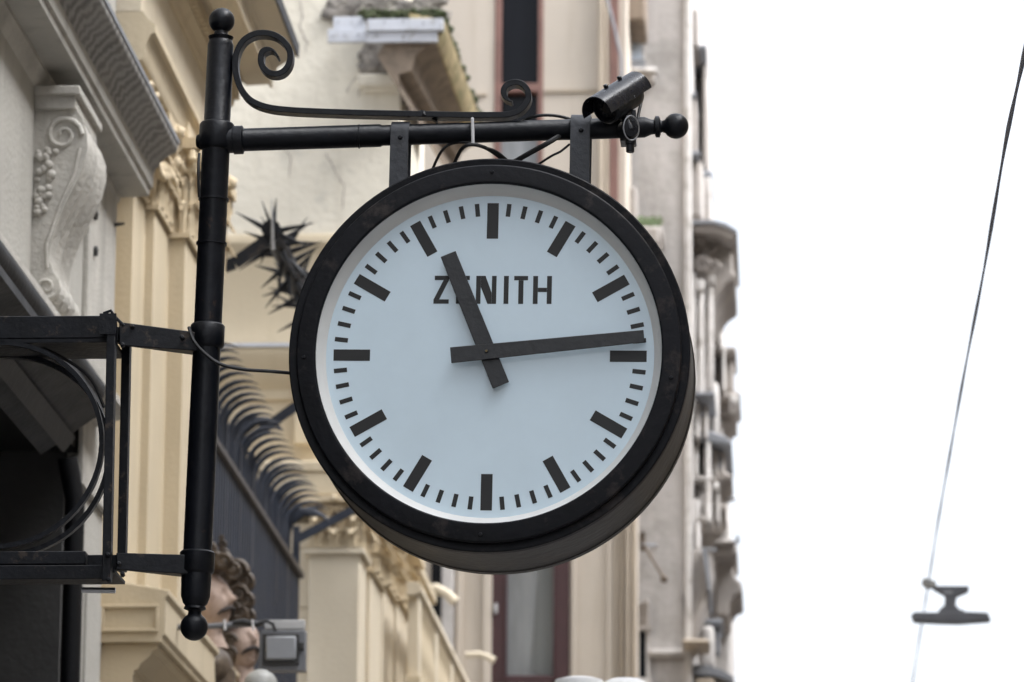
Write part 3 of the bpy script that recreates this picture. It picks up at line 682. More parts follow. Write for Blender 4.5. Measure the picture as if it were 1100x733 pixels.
# ================================================================== far stone building
def stone_building():
    Y = 30.6
    g = thing('stone_building', 'grey stone building right of the clock with stacked bay balconies against the sky', 'building', (-.8, 32.6, 0))
    def zz(py): return P(700, py, Y).z
    def xx(px): return P(px, 366, Y).x
    w_ = MB(); w_.box(-4, xx(741.5), Y, Y+10, .12, 13.5); w_.build('wall', STONE, g)
    # quoin strip at the corner
    cs = MB(); cs.fb(735, -60, 742.5, 790, Y-.03, .3); cs.build('corner_pier', STONEL, g, bevel=.01)
    # upper window on this face
    a = MB(); a.fb(672, -25, 676, 72, Y-.03, .04); a.fb(691, -25, 693, 72, Y-.03, .04); wn = a.build('window', STONEL, g)
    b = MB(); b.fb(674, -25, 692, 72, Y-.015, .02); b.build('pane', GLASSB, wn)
    c = MB(); c.fb(666, 72, 706, 78, Y-.14, .2); c.fb(668, 78, 704, 88, Y-.08, .14); c.build('sill', STONEL, wn, bevel=.02)
    c = MB(); c.fb(672, 64, 693, 72, Y-.1, .02); c.build('window_guard', LEADG, wn)
    # lower window with fan hood
    a = MB(); a.fb(683, 672, 686.5, 730, Y-.05, .05); a.fb(694, 672, 698, 730, Y-.05, .05); a.fb(683, 728, 699, 740, Y-.1, .1); wn = a.build('window', STONEL, g)
    b = MB(); b.fb(686, 676, 694.5, 728, Y-.02, .03); b.build('pane', GLASS, wn)
    f = MB()
    for i in range(6): f.tube([P(684, 652+i*3.4, Y-.02), P(697, 648+i*4.6, Y-.05)], [.012, .028], 6)
    f.fb(683, 672, 699, 677, Y-.08, .08); f.build('fan_hood', STONED, wn)
    # ledges
    l = MB(); l.fb(697, 697, 742, 703, Y-.08, .1); l.fb(697, 703, 741, 706, Y-.05, .1); l.build('ledge', STONEL, g, bevel=.01)
    l = MB(); l.fb(699, 706, 741, 710, Y-.025, .1); l.build('ledge_painted_shadow', STONED, g)  # strip of darker stone colour painting the ledge's shadow
    # ---------------- street face: stacked bays, each block steps out over the street
    def part(name, m_, blocks, bev=.02):
        for (x0, y0, x1, y1, Yf, d) in blocks: MB().fb(x0, y0, x1, y1, Yf, d).build(name, m_, g, bevel=bev)
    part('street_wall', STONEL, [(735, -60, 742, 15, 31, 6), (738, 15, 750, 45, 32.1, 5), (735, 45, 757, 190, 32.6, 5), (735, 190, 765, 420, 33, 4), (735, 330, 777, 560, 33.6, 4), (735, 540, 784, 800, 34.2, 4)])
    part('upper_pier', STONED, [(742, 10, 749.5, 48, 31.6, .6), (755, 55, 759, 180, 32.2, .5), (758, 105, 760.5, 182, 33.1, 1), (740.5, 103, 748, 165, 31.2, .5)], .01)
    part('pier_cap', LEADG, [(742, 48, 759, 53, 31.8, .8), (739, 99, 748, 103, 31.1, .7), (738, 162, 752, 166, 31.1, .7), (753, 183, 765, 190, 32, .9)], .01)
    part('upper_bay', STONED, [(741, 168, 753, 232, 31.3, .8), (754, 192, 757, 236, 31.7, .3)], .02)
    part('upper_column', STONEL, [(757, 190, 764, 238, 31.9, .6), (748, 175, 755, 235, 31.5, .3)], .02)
    # big bay with cornice roof
    q = MB()
    def lo(F, Yf, Yb, dy=0): q.loft([tuple(P(a_, b_, Yf)) for a_, b_ in F], [tuple(P(a_, b_, Yf)+Vector((0, Yb-Yf, 0))) for a_, b_ in F])
    lo([(741, 240), (750, 237), (768, 239), (780, 243), (792, 250), (790, 254), (786, 256), (770, 250), (744, 249)], 31.2, 32.8)
    q.build('bay_roof', STONED, g, bevel=.01)
    q = MB(); lo([(742, 237), (765, 236), (780, 240), (792, 247.5), (792, 250), (780, 243.5), (765, 239.5), (742, 240)], 31.15, 32.9); q.build('bay_roof_lead', LEADG, g)
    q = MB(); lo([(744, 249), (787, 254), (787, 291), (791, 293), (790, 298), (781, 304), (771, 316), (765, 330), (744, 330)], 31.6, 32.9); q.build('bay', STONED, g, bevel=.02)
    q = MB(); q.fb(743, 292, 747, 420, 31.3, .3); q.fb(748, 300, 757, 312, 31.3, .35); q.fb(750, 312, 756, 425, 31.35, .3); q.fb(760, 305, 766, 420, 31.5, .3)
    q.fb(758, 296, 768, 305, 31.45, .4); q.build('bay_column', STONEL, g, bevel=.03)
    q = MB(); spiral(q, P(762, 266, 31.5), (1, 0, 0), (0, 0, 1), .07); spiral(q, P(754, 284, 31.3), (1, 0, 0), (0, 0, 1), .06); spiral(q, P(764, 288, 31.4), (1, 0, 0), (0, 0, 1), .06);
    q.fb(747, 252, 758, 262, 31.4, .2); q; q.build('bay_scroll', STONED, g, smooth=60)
    part('balcony', STONED, [(766, 372, 791, 380, 33.1, .8), (768, 380, 788, 420, 33.3, .8), (766, 420, 795, 427, 33.3, 1.0), (768, 427, 791, 446, 33.5, .9), (768, 446, 786, 454, 33.6, .8)], .02)
    part('balcony_rail', STONEL, [(766, 335, 777, 340, 32.8, .6), (767, 340, 775, 368, 32.9, .5), (776, 372, 779, 420, 33, .3), (783, 424, 792, 434, 32.9, .4)], .02)
    part('lower_column', STONEL, [(746, 430, 752, 470, 31.4, .3), (756, 425, 760, 470, 31.5, .3), (762, 410, 772, 470, 32, .3), (757, 470, 764, 560, 31.6, .4), (768, 500, 773, 560, 32, .4)], .03)
    part('lower_lintel', LEADG, [(746, 421, 768, 425, 31.2, .8), (748, 425, 764, 429, 31.3, .5)], .01)
    q = MB(); lo([(744, 464), (760, 462), (778, 468), (786, 474), (786, 478), (744, 473)], 31.6, 32.9); q.build('bay_roof', LEADG, g, bevel=.01)
    q = MB(); lo([(752, 476), (784, 479), (778, 484), (778, 506), (788, 511), (780, 515), (768, 520), (762, 528), (756, 520), (752, 500)], 31.9, 32.9); q.build('bay', STONED, g, bevel=.02)
    part('bay_pilaster', STONEL, [(745, 474, 750, 512, 31.6, .3), (755, 480, 760, 505, 31.75, .2), (766, 482, 771, 512, 31.8, .2)], .02)
    part('bay_panel', LEADG, [(761, 484, 765, 508, 31.85, .06), (772, 486, 775, 504, 31.87, .06)], .005)
    part('bay_sill', STONEL, [(743, 512, 768, 516, 31.6, .5), (746, 516, 762, 521, 31.7, .4), (748, 521, 758, 534, 31.75, .3), (743, 536, 752, 560, 31.6, .3)], .02)
    q = MB(); q.ball(P(764, 523, 31.8), .06, (1, 1, .8), 2); q.build('bay_boss', STONEL, g)
    q = MB(); q.ball(P(757, 541, 31.7), .07, (.8, 1, 1.2), 2); q.build('bay_boss', STONEL, g)
    q = MB(); q.tube([P(778, 538, 32.6), P(786, 536, 32.6)], .012, 6); q.ball(P(787.5, 536, 32.6), .022, sub=2); q.build('rod_finial', ALU, g)
    part('cornice', STONED, [(764, 541, 780, 549, 32.3, .9), (765, 584, 792, 596, 32.8, 1.0), (768, 580, 790, 584, 32.7, 1.1)], .02)
    q = MB(); lo([(768, 596), (787, 596), (790, 620), (797, 626), (798, 637), (790, 640), (784, 648), (783, 662), (768, 662)], 33.2, 34.2); q.build('console', STONED, g, bevel=.02)
    q = MB(); q.tube([P(792, 584, 32.7), P(793, 578, 32.7), P(791.5, 574, 32.7)], [.02, .014, .006], 7); q.build('gutter_finial', LEADG, g)
    # leaning consoles at the lower left of the face
    q = MB(); lo([(745, 590), (759, 592), (762, 632), (752, 660), (748, 680), (742, 690), (736, 684), (733, 640), (738, 612)], 30.7, 31.6); q.build('console', STONED, g, bevel=.02)
    q = MB(); lo([(754, 589), (760, 590), (763, 633), (760, 634)], 30.6, 31.7); q.build('console_edge', LEADG, g)
    q = MB(); lo([(738, 636), (733, 640), (737, 690), (741, 690)], 30.6, 31); q.build('console_edge', STONEL, g)
    part('lower_balcony', LEADG, [(752, 665, 776, 670, 31.4, .7), (769, 670, 773, 702, 31.6, .2)], .01)
    part('baluster_block', STONEL, [(754, 672, 767, 716, 31.3, .4), (746, 560, 752, 590, 31.2, .4)], .03)
    part('yellow_ledge', BEIGED, [(733, 686, 762, 692, 30.3, .5), (734, 692, 748, 697, 30.4, .4), (746, 728, 768, 745, 30.8, .8)], .02)
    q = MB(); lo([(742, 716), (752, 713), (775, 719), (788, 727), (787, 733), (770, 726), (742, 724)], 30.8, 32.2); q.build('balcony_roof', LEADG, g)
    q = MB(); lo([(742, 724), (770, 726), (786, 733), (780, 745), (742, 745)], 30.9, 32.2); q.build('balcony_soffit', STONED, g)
stone_building()
def flag_arm():
    a = MB(); a.tube([P(690, 574, 30.2), P(691, 592, 30.2)], .02, 8); a.tube([P(690, 583, 30.15), P(713.5, 622, 29.8)], .011, 8); a.ball(P(713.5, 622, 29.8), .028, sub=2)
    a.tube([P(690, 574, 30.5), P(690, 574, 30)], .02, 8)
    tag(a.build('flagpole', BRONZE), 'bare slanting flagpole fixed to the far grey stone wall just right of the clock', 'flagpole')
    b = MB(); pts = [P(690+120*t, 585+12*t-2*math.sin(t*3), 30.1+4*t) for t in [i/10 for i in range(8)]]
    b.tube(pts, .009, 6); tag(b.build('stay_wire', LEADG), 'thin wire crossing the far stone facade from the foot of the slanting flagpole', 'wire')
flag_arm()
def ledge_plants():
    g = thing('window_box', 'stone ledge box overgrown with bright green plants behind the upper right of the clock', 'planter', tuple(P(697, 244, 30)))
    s = MB(); s.fb(676, 243, 708, 262, 29.9, .5); s.fb(700, 243, 712, 256, 30.2, 1.2); s.fb(674, 200, 684, 243, 30.3, .3); s.build('box', STONED, g, bevel=.02)
    lf = MB()
    for i in range(420):
        p = P(random.uniform(684, 710), 243-abs(random.gauss(0, 3.3)), 29.95+random.random()*.5)
        d = Vector((random.uniform(-1, 1), random.uniform(-1, 1), random.uniform(.2, 1.2))).normalized()*random.uniform(.02, .05)
        sd_ = d.orthogonal().normalized()*.008; lf.faces([p-sd_, p+sd_, p+d], [(0, 1, 2)])
    o = lf.build('foliage', LEAF, g, smooth=0)
ledge_plants()
def caps():
    a = MB(); c = P(622, 734, 15); a.lathe([(.085, -.6), (.088, -.01), (.08, .01), (.05, .018), (0, .02)], c, seg=24)
    a.tube([c+Vector((0, 0, -.6)), Vector((c.x, c.y, .0))], .03, 10)
    tag(a.build('bollard_lamp', WHITE), 'flat white lamp cap at the bottom edge just right of the maroon window', 'lamp')
    b = MB(); c = P(672, 740, 15); b.lathe([(.10, -.12), (.115, -.06), (.11, -.02), (.09, .012), (.05, .032), (0, .038)], c, seg=24)
    b.tube([c+Vector((0, 0, -.1)), Vector((c.x, c.y, .0))], .03, 10)
    tag(b.build('globe_lamp', WHITE), 'rounded white lamp top rising at the bottom edge below the far stone window', 'lamp')
caps()

# ================================================================== dark fence with curved spikes
def spiked_fence():
    X = P(318, 618, CYF-.15).x; zt = P(318, 618, CYF-.15).z; Y0, Y1 = 17.9, CYF-.15
    g = thing('spiked_fence', 'blue black ribbed sheet fence topped with a row of curved spikes, right of the pole', 'fence', (X, 18, LZT))
    s = MB(); n = 190
    pts = []
    for i in range(n+1):
        y = Y0+(Y1-Y0)*i/n; pts.append((X+(.012 if (i//2) % 2 else -.006), y))
    vs = []
    for (x, y) in pts: vs += [(x, y, 1.6), (x, y, zt)]
    s.faces(vs, [(2*i, 2*i+2, 2*i+3, 2*i+1) for i in range(n)])
    o = s.build('ribbed_sheet', FENCE, g, smooth=0)
    o.modifiers.new('solid', 'SOLIDIFY').thickness = .003
    MB().box(X-.02, X+.035, Y0, Y1+.06, zt-.008, zt+.02).build('top_rail', mat('rail_brown', (.05, .042, .038), .5, .2), g)
    MB().box(X-.03, X-.01, Y0, Y1, zt+.04, zt+.055).build('mid_rail', FENCE, g)
    for k in range(27):
        y = Y0+.02+(Y1-Y0-.40)*k/26; q = MB(); pts = []; rs = []
        h = .27+random.uniform(-.012, .012); jx = random.uniform(-.01, .012); yy = random.uniform(-.02, .02)
        for i in range(13):
            t = i/12
            if t < .35: p = (X, y, zt+(h*.55)*t/.35)
            else:
                a = (t-.35)/.65*R(118); p = (X+.125*(1-math.cos(a))*1.05+jx*t, y+yy*t, zt+h*.55+.13*math.sin(a))
            pts.append(p); rs.append(.0125 if t < .7 else .0125*(1-(t-.7)/.3*.92))
        q.tube(pts, rs, 8); q.build('curved_spike', FENCE, g)
    for k in range(9):
        y = Y0+.2+(Y1-Y0-.2)*k/8
        MB().box(X-.02, X+.014, y, y+.03, zt-.3, zt+.25).build('post', FENCE, g)
    for (px0, py0, px1, py1, Y) in ((262, 476, 330, 428, 20.0), (318, 580, 392, 541, CYF-.2)):
        a = P(px0, py0, Y); b = P(px1, py1, Y); MB().ribbon([a, b], (0, .02, 0), .042).build('strut', FENCE, g)
    # heavier dark hoods at the two struts
    for (cx_, cy_, Y) in ((262, 462, 20.0), (312, 560, 21.6)):
        q = MB()
        for k in range(3):
            q.tube([P(cx_-14+k*3, cy_+34, Y), P(cx_-8+k*3, cy_+4, Y), P(cx_+8+k*3, cy_-12+k*2, Y), P(cx_+26+k*3, cy_-11+k*2, Y), P(cx_+38+k*2, cy_-6+k*3, Y)], [.016, .018, .016, .012, .002], 8)
        q.build('curved_spike', FENCE, g)
spiked_fence()
def spiked_roller():
    Ya, Yb = 18.5, 20.6
    a = P(291, 246, Ya); X = a.x; z = a.z; b = Vector((X, Yb, z))
    g = thing('spiked_roller', 'black roller bristling with long sharp spikes just left of the clock', 'roller', tuple(a))
    ax = MB().tube([a, b], .042, 14).build('drum', BLK2, g)
    for k in range(9):
        y = Ya+.06+k*.2
        for j in range(6):
            ang = R(25+60*j+random.uniform(-14, 14)+k*23); Ln = random.uniform(.15, .21)
            d = Vector((math.cos(ang), random.uniform(-.12, .12), math.sin(ang)))
            p = Vector((X, y, z)); MB().tube([p, p+d*Ln*.35, p+d*Ln], [.013, .012, .0012], 6).build('spike', BLK2, g)
    q = MB(); q.ribbon([P(296, 252, Ya+.02), P(252, 283, Ya-.0)], (0, .03, 0), .05); q.ribbon([P(252, 283, Ya), P(200, 300, Ya-.02)], (0, .03, 0), .05)
    q.build('support_arm', BLK2, g)
    MB().tube([P(293, 268, Ya-.05), P(292, 214, Ya-.05)], [.010, .002], 6).build('spike', STEEL, g)
    MB().lathe([(.0, -.02), (.03, -.02), (.036, -.005), (.036, .01)], a, (0, -1, 0), 14).build('end_cap', BLK, g)
spiked_roller()

# ================================================================== painted statues on the balcony ledge
def head_mesh(c, s, yaw, tilt, moust):
    """face looking along +X before yaw; c = centre of head, s = half height"""
    M = Matrix.Translation(c) @ Matrix.Rotation(yaw, 4, 'Z') @ Matrix.Rotation(-tilt, 4, 'Y')
    mb = MB(); bmesh.ops.create_icosphere(mb.bm, subdivisions=5, radius=1)
    def bump(v, c0, r, d):
        q = (v-Vector(c0)).length/r; return d*math.exp(-q*q*1.6)
    for v in mb.bm.verts:
        p = v.co.copy(); q = Vector((p.x*.78, p.y*.68, p.z))
        if p.z < 0: q.y *= 1+.22*p.z; q.x *= 1+.05*p.z
        if p.x > 0: q.x -= .06*p.x
        dx = 0
        dx += bump(p, (.98, 0, -.10), .13, .30); dx += bump(p, (.98, 0, .06), .17, .13); dx += bump(p, (.93, 0, .34), .34, .05)   # nose, bridge, brow
        dx -= bump(p, (.93, .28, .10), .15, .12); dx -= bump(p, (.93, -.28, .10), .15, .12)   # eye sockets
        dx += bump(p, (.93, .28, .08), .07, .05); dx += bump(p, (.93, -.28, .08), .07, .05)
        dx += bump(p, (.87, 0, -.42), .17, .09); dx -= bump(p, (.86, 0, -.50), .06, .05); dx += bump(p, (.80, 0, -.58), .12, .07)
        dx += bump(p, (.62, 0, -.80), .2, .14)   # chin
        q.x += dx; v.co = q
    # ears and neck
    for sg in (-1, 1): mb.ball((-.05, sg*.66, .02), .16, (.7, .35, 1.2), 2)
    mb.tube([(-.12, 0, -.5), (-.14, 0, -1.1), (-.12, 0, -1.6)], [.42, .38, .5], 16)
    mb.bm.transform(M @ Matrix.Scale(s, 4)); return mb, M @ Matrix.Scale(s, 4)
def statue(label, c, s, yaw, tilt, scale_hair, hairpts):
    g = thing('statue', label, 'statue', (c.x, c.y, LZT), 'painted statues on the balcony ledge')
    mb, M = head_mesh(c, s, yaw, tilt, True)
    # shoulders and chest in the same continuous figure
    mb.build('head', SKIN, g, smooth=60)
    mo = MB(); mo.tube([M @ Vector(p) for p in ((.44, .44, -.56), (.58, .34, -.45), (.72, .16, -.37), (.77, 0, -.34), (.72, -.16, -.37), (.58, -.34, -.45), (.44, -.44, -.56))], [.02*s, .06*s, .085*s, .06*s, .085*s, .06*s, .02*s], 10); mo.build('moustache', mat('moustache_dark', (.02, .014, .012), .7), g)
    h = MB()
    for (x, y, z, r) in hairpts:
        p = M @ Vector((x, y, z)); h.ball(p, r*s, (1, 1, .9), 2)
        e1 = Vector((math.cos(x*7), .3, math.sin(x*7))).normalized()
        spiral(h, p+Vector((0, -r*s*.75, 0)), (1, 0, 0), (0, 0, 1), r*s*.8, 1.3, .36)
    h.build('curled_headdress', BRONZE, g, smooth=60)
    b = MB(); b.ball(M @ Vector((-.25, 0, -2.15)), s*.95, (.7, 1.2, .8), 3); b.tube([M @ Vector((-.2, 0, -2.2)), M @ Vector((-.2, 0, -2.2))+Vector((0, 0, -s*3))], [s*.7, s*.7], 18); b.build('robe', BRONZE, g)
hp1 = [(.1, .1, 1.15, .42), (.42, -.1, 1.25, .36), (.75, -.1, 1.15, .34), (-.3, .1, 1.1, .45), (.95, .1, .9, .26), (.25, 0, 1.75, .25), (.22, 0, 2.1, .17), (.2, 0, 2.38, .12), (-.6, 0, .7, .45), (-.7, 0, .2, .42), (-.62, 0, -.3, .4)]
statue('painted statue in profile with piled bronze curls, just right of the pole foot', P(226, 648, 17.75), .125, R(-24), R(10), 1, hp1)
hp2 = [(-.1, .2, 1.1, .4), (.3, .2, 1.05, .32), (-.5, -.1, .9, .4), (-.62, -.2, .45, .36), (-.7, -.25, .0, .32), (-.7, -.25, -.4, .3), (-.72, -.2, -.8, .3), (.05, .2, 1.55, .3), (-.35, .1, 1.5, .33), (-.1, .1, 1.95, .27)]
statue('lower painted statue face with a black moustache, beside the grey floodlight', P(260, 694, 18.4), .115, R(-48), R(14), 1, hp2)
# curls between the two heads, part of a carved shell behind them
def shell():
    g = MB()
    for (px, py, r) in ((243, 622, .055), (254, 616, .06), (263, 626, .045), (256, 640, .05), (264, 646, .04), (248, 655, .045), (258, 660, .038), (247, 690, .04), (246, 704, .04), (238, 607, .03), (240, 596, .028), (239, 585, .02), (238, 578, .012)):
        p = P(px, py, 18.35); g.ball(p, r, (1, .8, 1), 3); spiral(g, p+Vector((0, -r*.75, 0)), (1, 0, 0), (0, 0, 1), r*.85, 1.5, .3)
    g.tube([P(248, 640, 18.4), P(246, 700, 18.4), (P(245, 740, 18.4).x, 18.4, LZT)], .045, 10)
    tag(g.build('carved_ornament', BRONZE, smooth=60), 'dark bronze carved scroll ornament rising behind the two painted faces', 'ornament')
shell()

# ================================================================== floodlight on its arm
def floodlight():
    Y = 16.4; g = thing('floodlight', 'grey square floodlight on a horizontal metal arm left of the cream corinthian pilaster', 'floodlight', tuple(P(303, 700, Y)))
    MB().fb(278, 677, 328, 721, Y, .05).build('housing', LAMPG, g, bevel=.004)
    b = MB(); 
    for (a, b0, c, d) in ((282, 681, 321, 684), (282, 710, 321, 714), (282, 684, 285, 710), (318, 684, 321, 710)): b.fb(a, b0, c, d, Y-.012, .014)
    b.build('bezel', SHOPF, g, bevel=.002)
    MB().fb(285, 683, 318, 709, Y-.022, .025).build('glass', LAMPF, g, bevel=.008)
    MB().fb(284, 666, 327, 676, Y+.01, .035).build('channel', ALU, g, bevel=.003)
    MB().tube([P(160, 675, Y+.2), P(222, 673, Y), P(262, 671, Y), P(284, 670, Y)], .011, 10).build('arm', LAMPG, g)
    MB().tube([P(250, 669, Y-.02), P(262, 668, Y-.02), P(275, 671, Y-.02), P(286, 667, Y-.02), P(293, 670, Y-.02), P(296, 678, Y-.02)], [.010, .013, .010, .007, .007, .006], 8).build('cable', CABLE, g)
    for px in (241, 271): MB().tube([P(px, 666, Y-.03), P(px+1, 677, Y-.03)], .005, 6).build('cable_tie', TIE, g)
    MB().fb(321, 690, 326, 698, Y-.015, .02).build('latch', SHOPF, g, bevel=.003)
floodlight()
def dome():
    c = P(280, 738, 16.2); a = MB(); a.lathe([(.062, -.03), (.064, 0), (.058, .03), (.042, .05), (.02, .062), (0, .065)], c, seg=24)
    a.lathe([(.068, -.05), (.068, -.03), (.05, -.03)], c, seg=24); a.tube([c+Vector((0, 0, -.04)), c+Vector((-.02, .1, -.25)), Vector((LXO-.02, c.y+.15, c.z-.3))], .014, 8)
    tag(a.build('dome_lamp', mat('dome_grey', (.33, .33, .31), .45, .05)), 'grey domed lamp cover poking up at the bottom edge under the floodlight', 'lamp')  # the dome is a lamp cover
dome()

# ================================================================== clock bracket (pole, beam, scrolls, wall frame)
YB = 10.30
S = 1/466.0
def bracket():
    g = thing('clock_bracket', 'black iron pole and wall bracket with ball finials and scrolls carrying the round clock', 'bracket', tuple(P(222, 366, YB)))
    def lat(p0, p1, prof, name, parent=g, m_=BLK, seg=36):
        p0 = Vector(p0); p1 = Vector(p1); d = (p1-p0); L_ = d.length
        return MB().lathe([(r*S, h*L_) for r, h in prof], p0, d, seg).build(name, m_, parent, smooth=40)
    top = P(237.4, 40, YB); bot = P(209.5, 652, YB)
    def on(py):                                # point on the pole axis
        t = (py-40)/(652-40); return top.lerp(bot, t)
    lat(on(652), on(40), [(10, 0), (13.5, .006), (16, .018), (16.6, .05), (15.8, .06), (15.8, .30), (15.4, .45), (15.6, .82), (16.2, .825), (16.2, .832), (14.8, .835), (14.6, .985), (13, .993), (9, 1.0)], 'pole')
    # finials
    def finial(c, d, r, nr, name='finial'):
        d = Vector(d).normalized(); pr = [(nr, -r-9), (nr*1.25, -r-6.5), (nr*1.3, -r-4.5), (nr*.8, -r-2.6), (nr*.72, -r-1)]
        for k in range(13):
            a = -math.pi/2+.55+(math.pi-.55)*k/12; pr.append((max(0, r*math.cos(a)), r*math.sin(a)))
        return MB().lathe([(a_*S, b_*S) for a_, b_ in pr], c, d, 36).build(name, BLK, g, smooth=40)
    axis = (top-bot).normalized()
    finial(on(22), axis, 14.6, 11); finial(on(673), -axis, 15.2, 9.5)
    # collars
    for (pa, pb, r) in ((163, 135, 19.5), (378, 353, 19), (617, 594, 19.2)):
        lat(on(pb), on(pa), [(r-4, -.04), (r-1.5, .0), (r, .07), (r, .9), (r-2, 1.0), (r-4, 1.05)], 'collar')
    for py in (218, 266): lat(on(py-1.5), on(py+1.5), [(15.2, 0), (17, .1), (17, .9), (15.2, 1)], 'band')
    # horizontal beam
    b0 = P(243, 151, YB); b1 = P(704, 136.5, YB)
    L_ = (b1-b0).length
    lat(b0, b1, [(14.5, 0), (14.5, .03), (12.8, .035), (12.8, .36), (11.6, .365), (11.6, .975), (8.6, .99), (8, 1)], 'beam')
    lat(P(250, 150.8, YB), P(262, 150.4, YB), [(13.5, 0), (16, .1), (16, .9), (13.5, 1)], 'beam_sleeve')
    d = (b1-b0).normalized()
    finial(P(726, 135.6, YB), d, 14.3, 9)
    lat(P(703, 136.5, YB), P(709.5, 136.2, YB), [(9, 0), (12, .2), (12, .8), (9, 1)], 'beam_ring')
    lat(P(385, 146.8, YB), P(387, 146.8, YB), [(12.8, 0), (13.6, .2), (13.6, .8), (12, 1)], 'weld_ring')
    # boss at the back left of the top collar
    lat(P(218, 152, YB), P(211, 152, YB), [(9, 0), (9, .5), (6, 1)], 'bolt_head')
    # scroll bar
    sp = [(300, 64), (295, 57), (289, 55), (283, 57.5), (281, 64), (282, 72), (288, 79), (296, 81.5), (304, 79.5), (310, 73), (312.5, 64), (311, 54), (304, 45), (295, 39.5), (284, 37.5), (273, 39), (263, 45), (256.5, 55), (253.5, 67), (254, 80), (258, 94), (266, 106), (276, 113), (290, 117.5), (310, 120), (337, 121.5), (380, 123), (449, 124.5), (500, 125.5), (530, 125.5), (545, 125), (556, 122), (564, 115.5), (568, 107), (566.5, 98), (560.5, 92), (553, 90.5), (545.5, 93), (541.5, 99), (543, 106), (547.5, 110.5), (551, 111)]
    pts = []
    # Catmull-Rom through the survey points
    V = [P(x, y, YB) for x, y in sp]
    for i in range(len(V)-1):
        p0, p1, p2, p3 = V[max(0, i-1)], V[i], V[i+1], V[min(len(V)-1, i+2)]
        for k in range(4):
            t = k/4; pts.append(.5*((2*p1)+(p2-p0)*t+(2*p0-5*p1+4*p2-p3)*t*t+(3*p1-p0-3*p2+p3)*t**3))
    pts.append(V[-1]); n = len(pts)
    th = [.0145 if 10 < i < n-10 else .0145*max(.35, min(i, n-1-i)/10) for i in range(n)]
    MB().ribbon(pts, (0, .038, 0), th).build('scroll', BLK, g, bevel=.002, smooth=50)
    MB().tube([P(455, 119, YB-.02), P(455.5, 124, YB-.02)], [.002, .006], 6).build('pin', BLK, g)
    MB().ribbon([P(452, 120, YB+.02), P(470, 131, YB)], (0, .02, 0), .006).build('pin_lug', BLK, g)
    # wall frame: a front and a rear layer joined by spacers
    Yf, Yr = YB-.06, YB+.10
    XL = XW+.02
    def beam(py0, py1, pxr, Y, d, name):
        a = P(pxr, py0, Y); b = P(pxr, py1, Y)
        MB().box(XL, a.x, Y, Y+d, b.z, a.z).build(name, BLK2, g, bevel=.002)
    beam(339, 363, 123, Yf, .03, 'frame_beam'); beam(351, 367, 128, Yr, .03, 'frame_beam')
    beam(592, 606, 92, Yf, .04, 'frame_beam'); beam(607, 622, 118, Yf-.005, .02, 'frame_beam'); beam(596, 612, 128, Yr, .03, 'frame_beam')
    q = MB(); a = P(122, 612, Yf); q.box(XL, a.x, Yf+.02, Yr+.03, a.z-.004, a.z+.004); q.build('frame_plate', BLK2, g, bevel=.001)
    q = MB(); a = P(122, 365, Yf); q.box(XL, a.x, Yf+.002, Yr+.028, a.z-.006, a.z+.004); q.build('frame_plate', BLK2, g, bevel=.001)
    # vertical flats
    for (x0, x1, Y) in ((120.5, 115, Yf-.012), (136.5, 131, Yr)):
        a = P(x0, 342 if Y < YB else 352, Y); b = P(x1, 625 if Y < YB else 614, Y)
        MB().ribbon([a, b], (0, .034, 0), .020).build('frame_upright', BLK2, g, bevel=.0015)
    # rings
    for (cx, cy, r, Y) in ((-2, 478, 115, Yf+.01), (8, 489, 114, Yr+.005)):
        c = P(cx, cy, Y); pp = []
        for k in range(73):
            a = 2*math.pi*k/72; pp.append(c+Vector((math.cos(a)*r*S, 0, math.sin(a)*r*S*.99)))
        MB().ribbon(pp, (0, .022, 0), .011).build('frame_ring', BLK, g, smooth=50)
    # arms to the pole
    def arm(pa, pb, pc, pd, name):
        q = MB(); A = [P(*pa, Yf), P(*pb, Yf), P(*pb, Yr+.03), P(*pa, Yr+.03)]
        a2 = [P(*pc, YB-.03), P(*pd, YB-.03)]
        B = [a2[0], a2[1], a2[1]+Vector((0, .06, 0)), a2[0]+Vector((0, .06, 0))]
        q.loft(A, B); q.build(name, BLK2, g, bevel=.002)
    arm((128, 346), (128, 371), (212, 357), (212, 377), 'arm'); arm((125, 594), (125, 612), (204, 596), (204, 617), 'arm')
    # bolts
    for (x, y, Y) in ((196, 364, YB-.045), (142, 352, Yf-.002), (132, 618, Yf-.015), (116, 597, Yf-.03), (117, 624, Yf-.03), (111, 355, Yf-.012), (128, 607, Yf-.02), (132, 372, Yf-.01)):
        MB().lathe([(.006, 0), (.006, .01), (.003, .012)], P(x, y, Y), (0, -1, .25), 6).build('bolt', BLK2, g)
    MB().box(P(109, 345, Yf).x, P(127, 345, Yf).x, Yf-.032, Yf-.028, P(118, 362, Yf).z, P(118, 340, Yf).z).build('corner_plate', BLK2, g)
    MB().tube([P(111, 337, Yf-.02), P(119, 334, Yf-.02), P(123, 340, Yf-.02), P(133, 350, Yf-.02)], .004, 6).build('wire_end', BLK2, g)
    MB().tube([P(88, 634, Yr), P(124, 634.5, Yr)], .007, 8).build('rod', STEEL, g)
bracket()

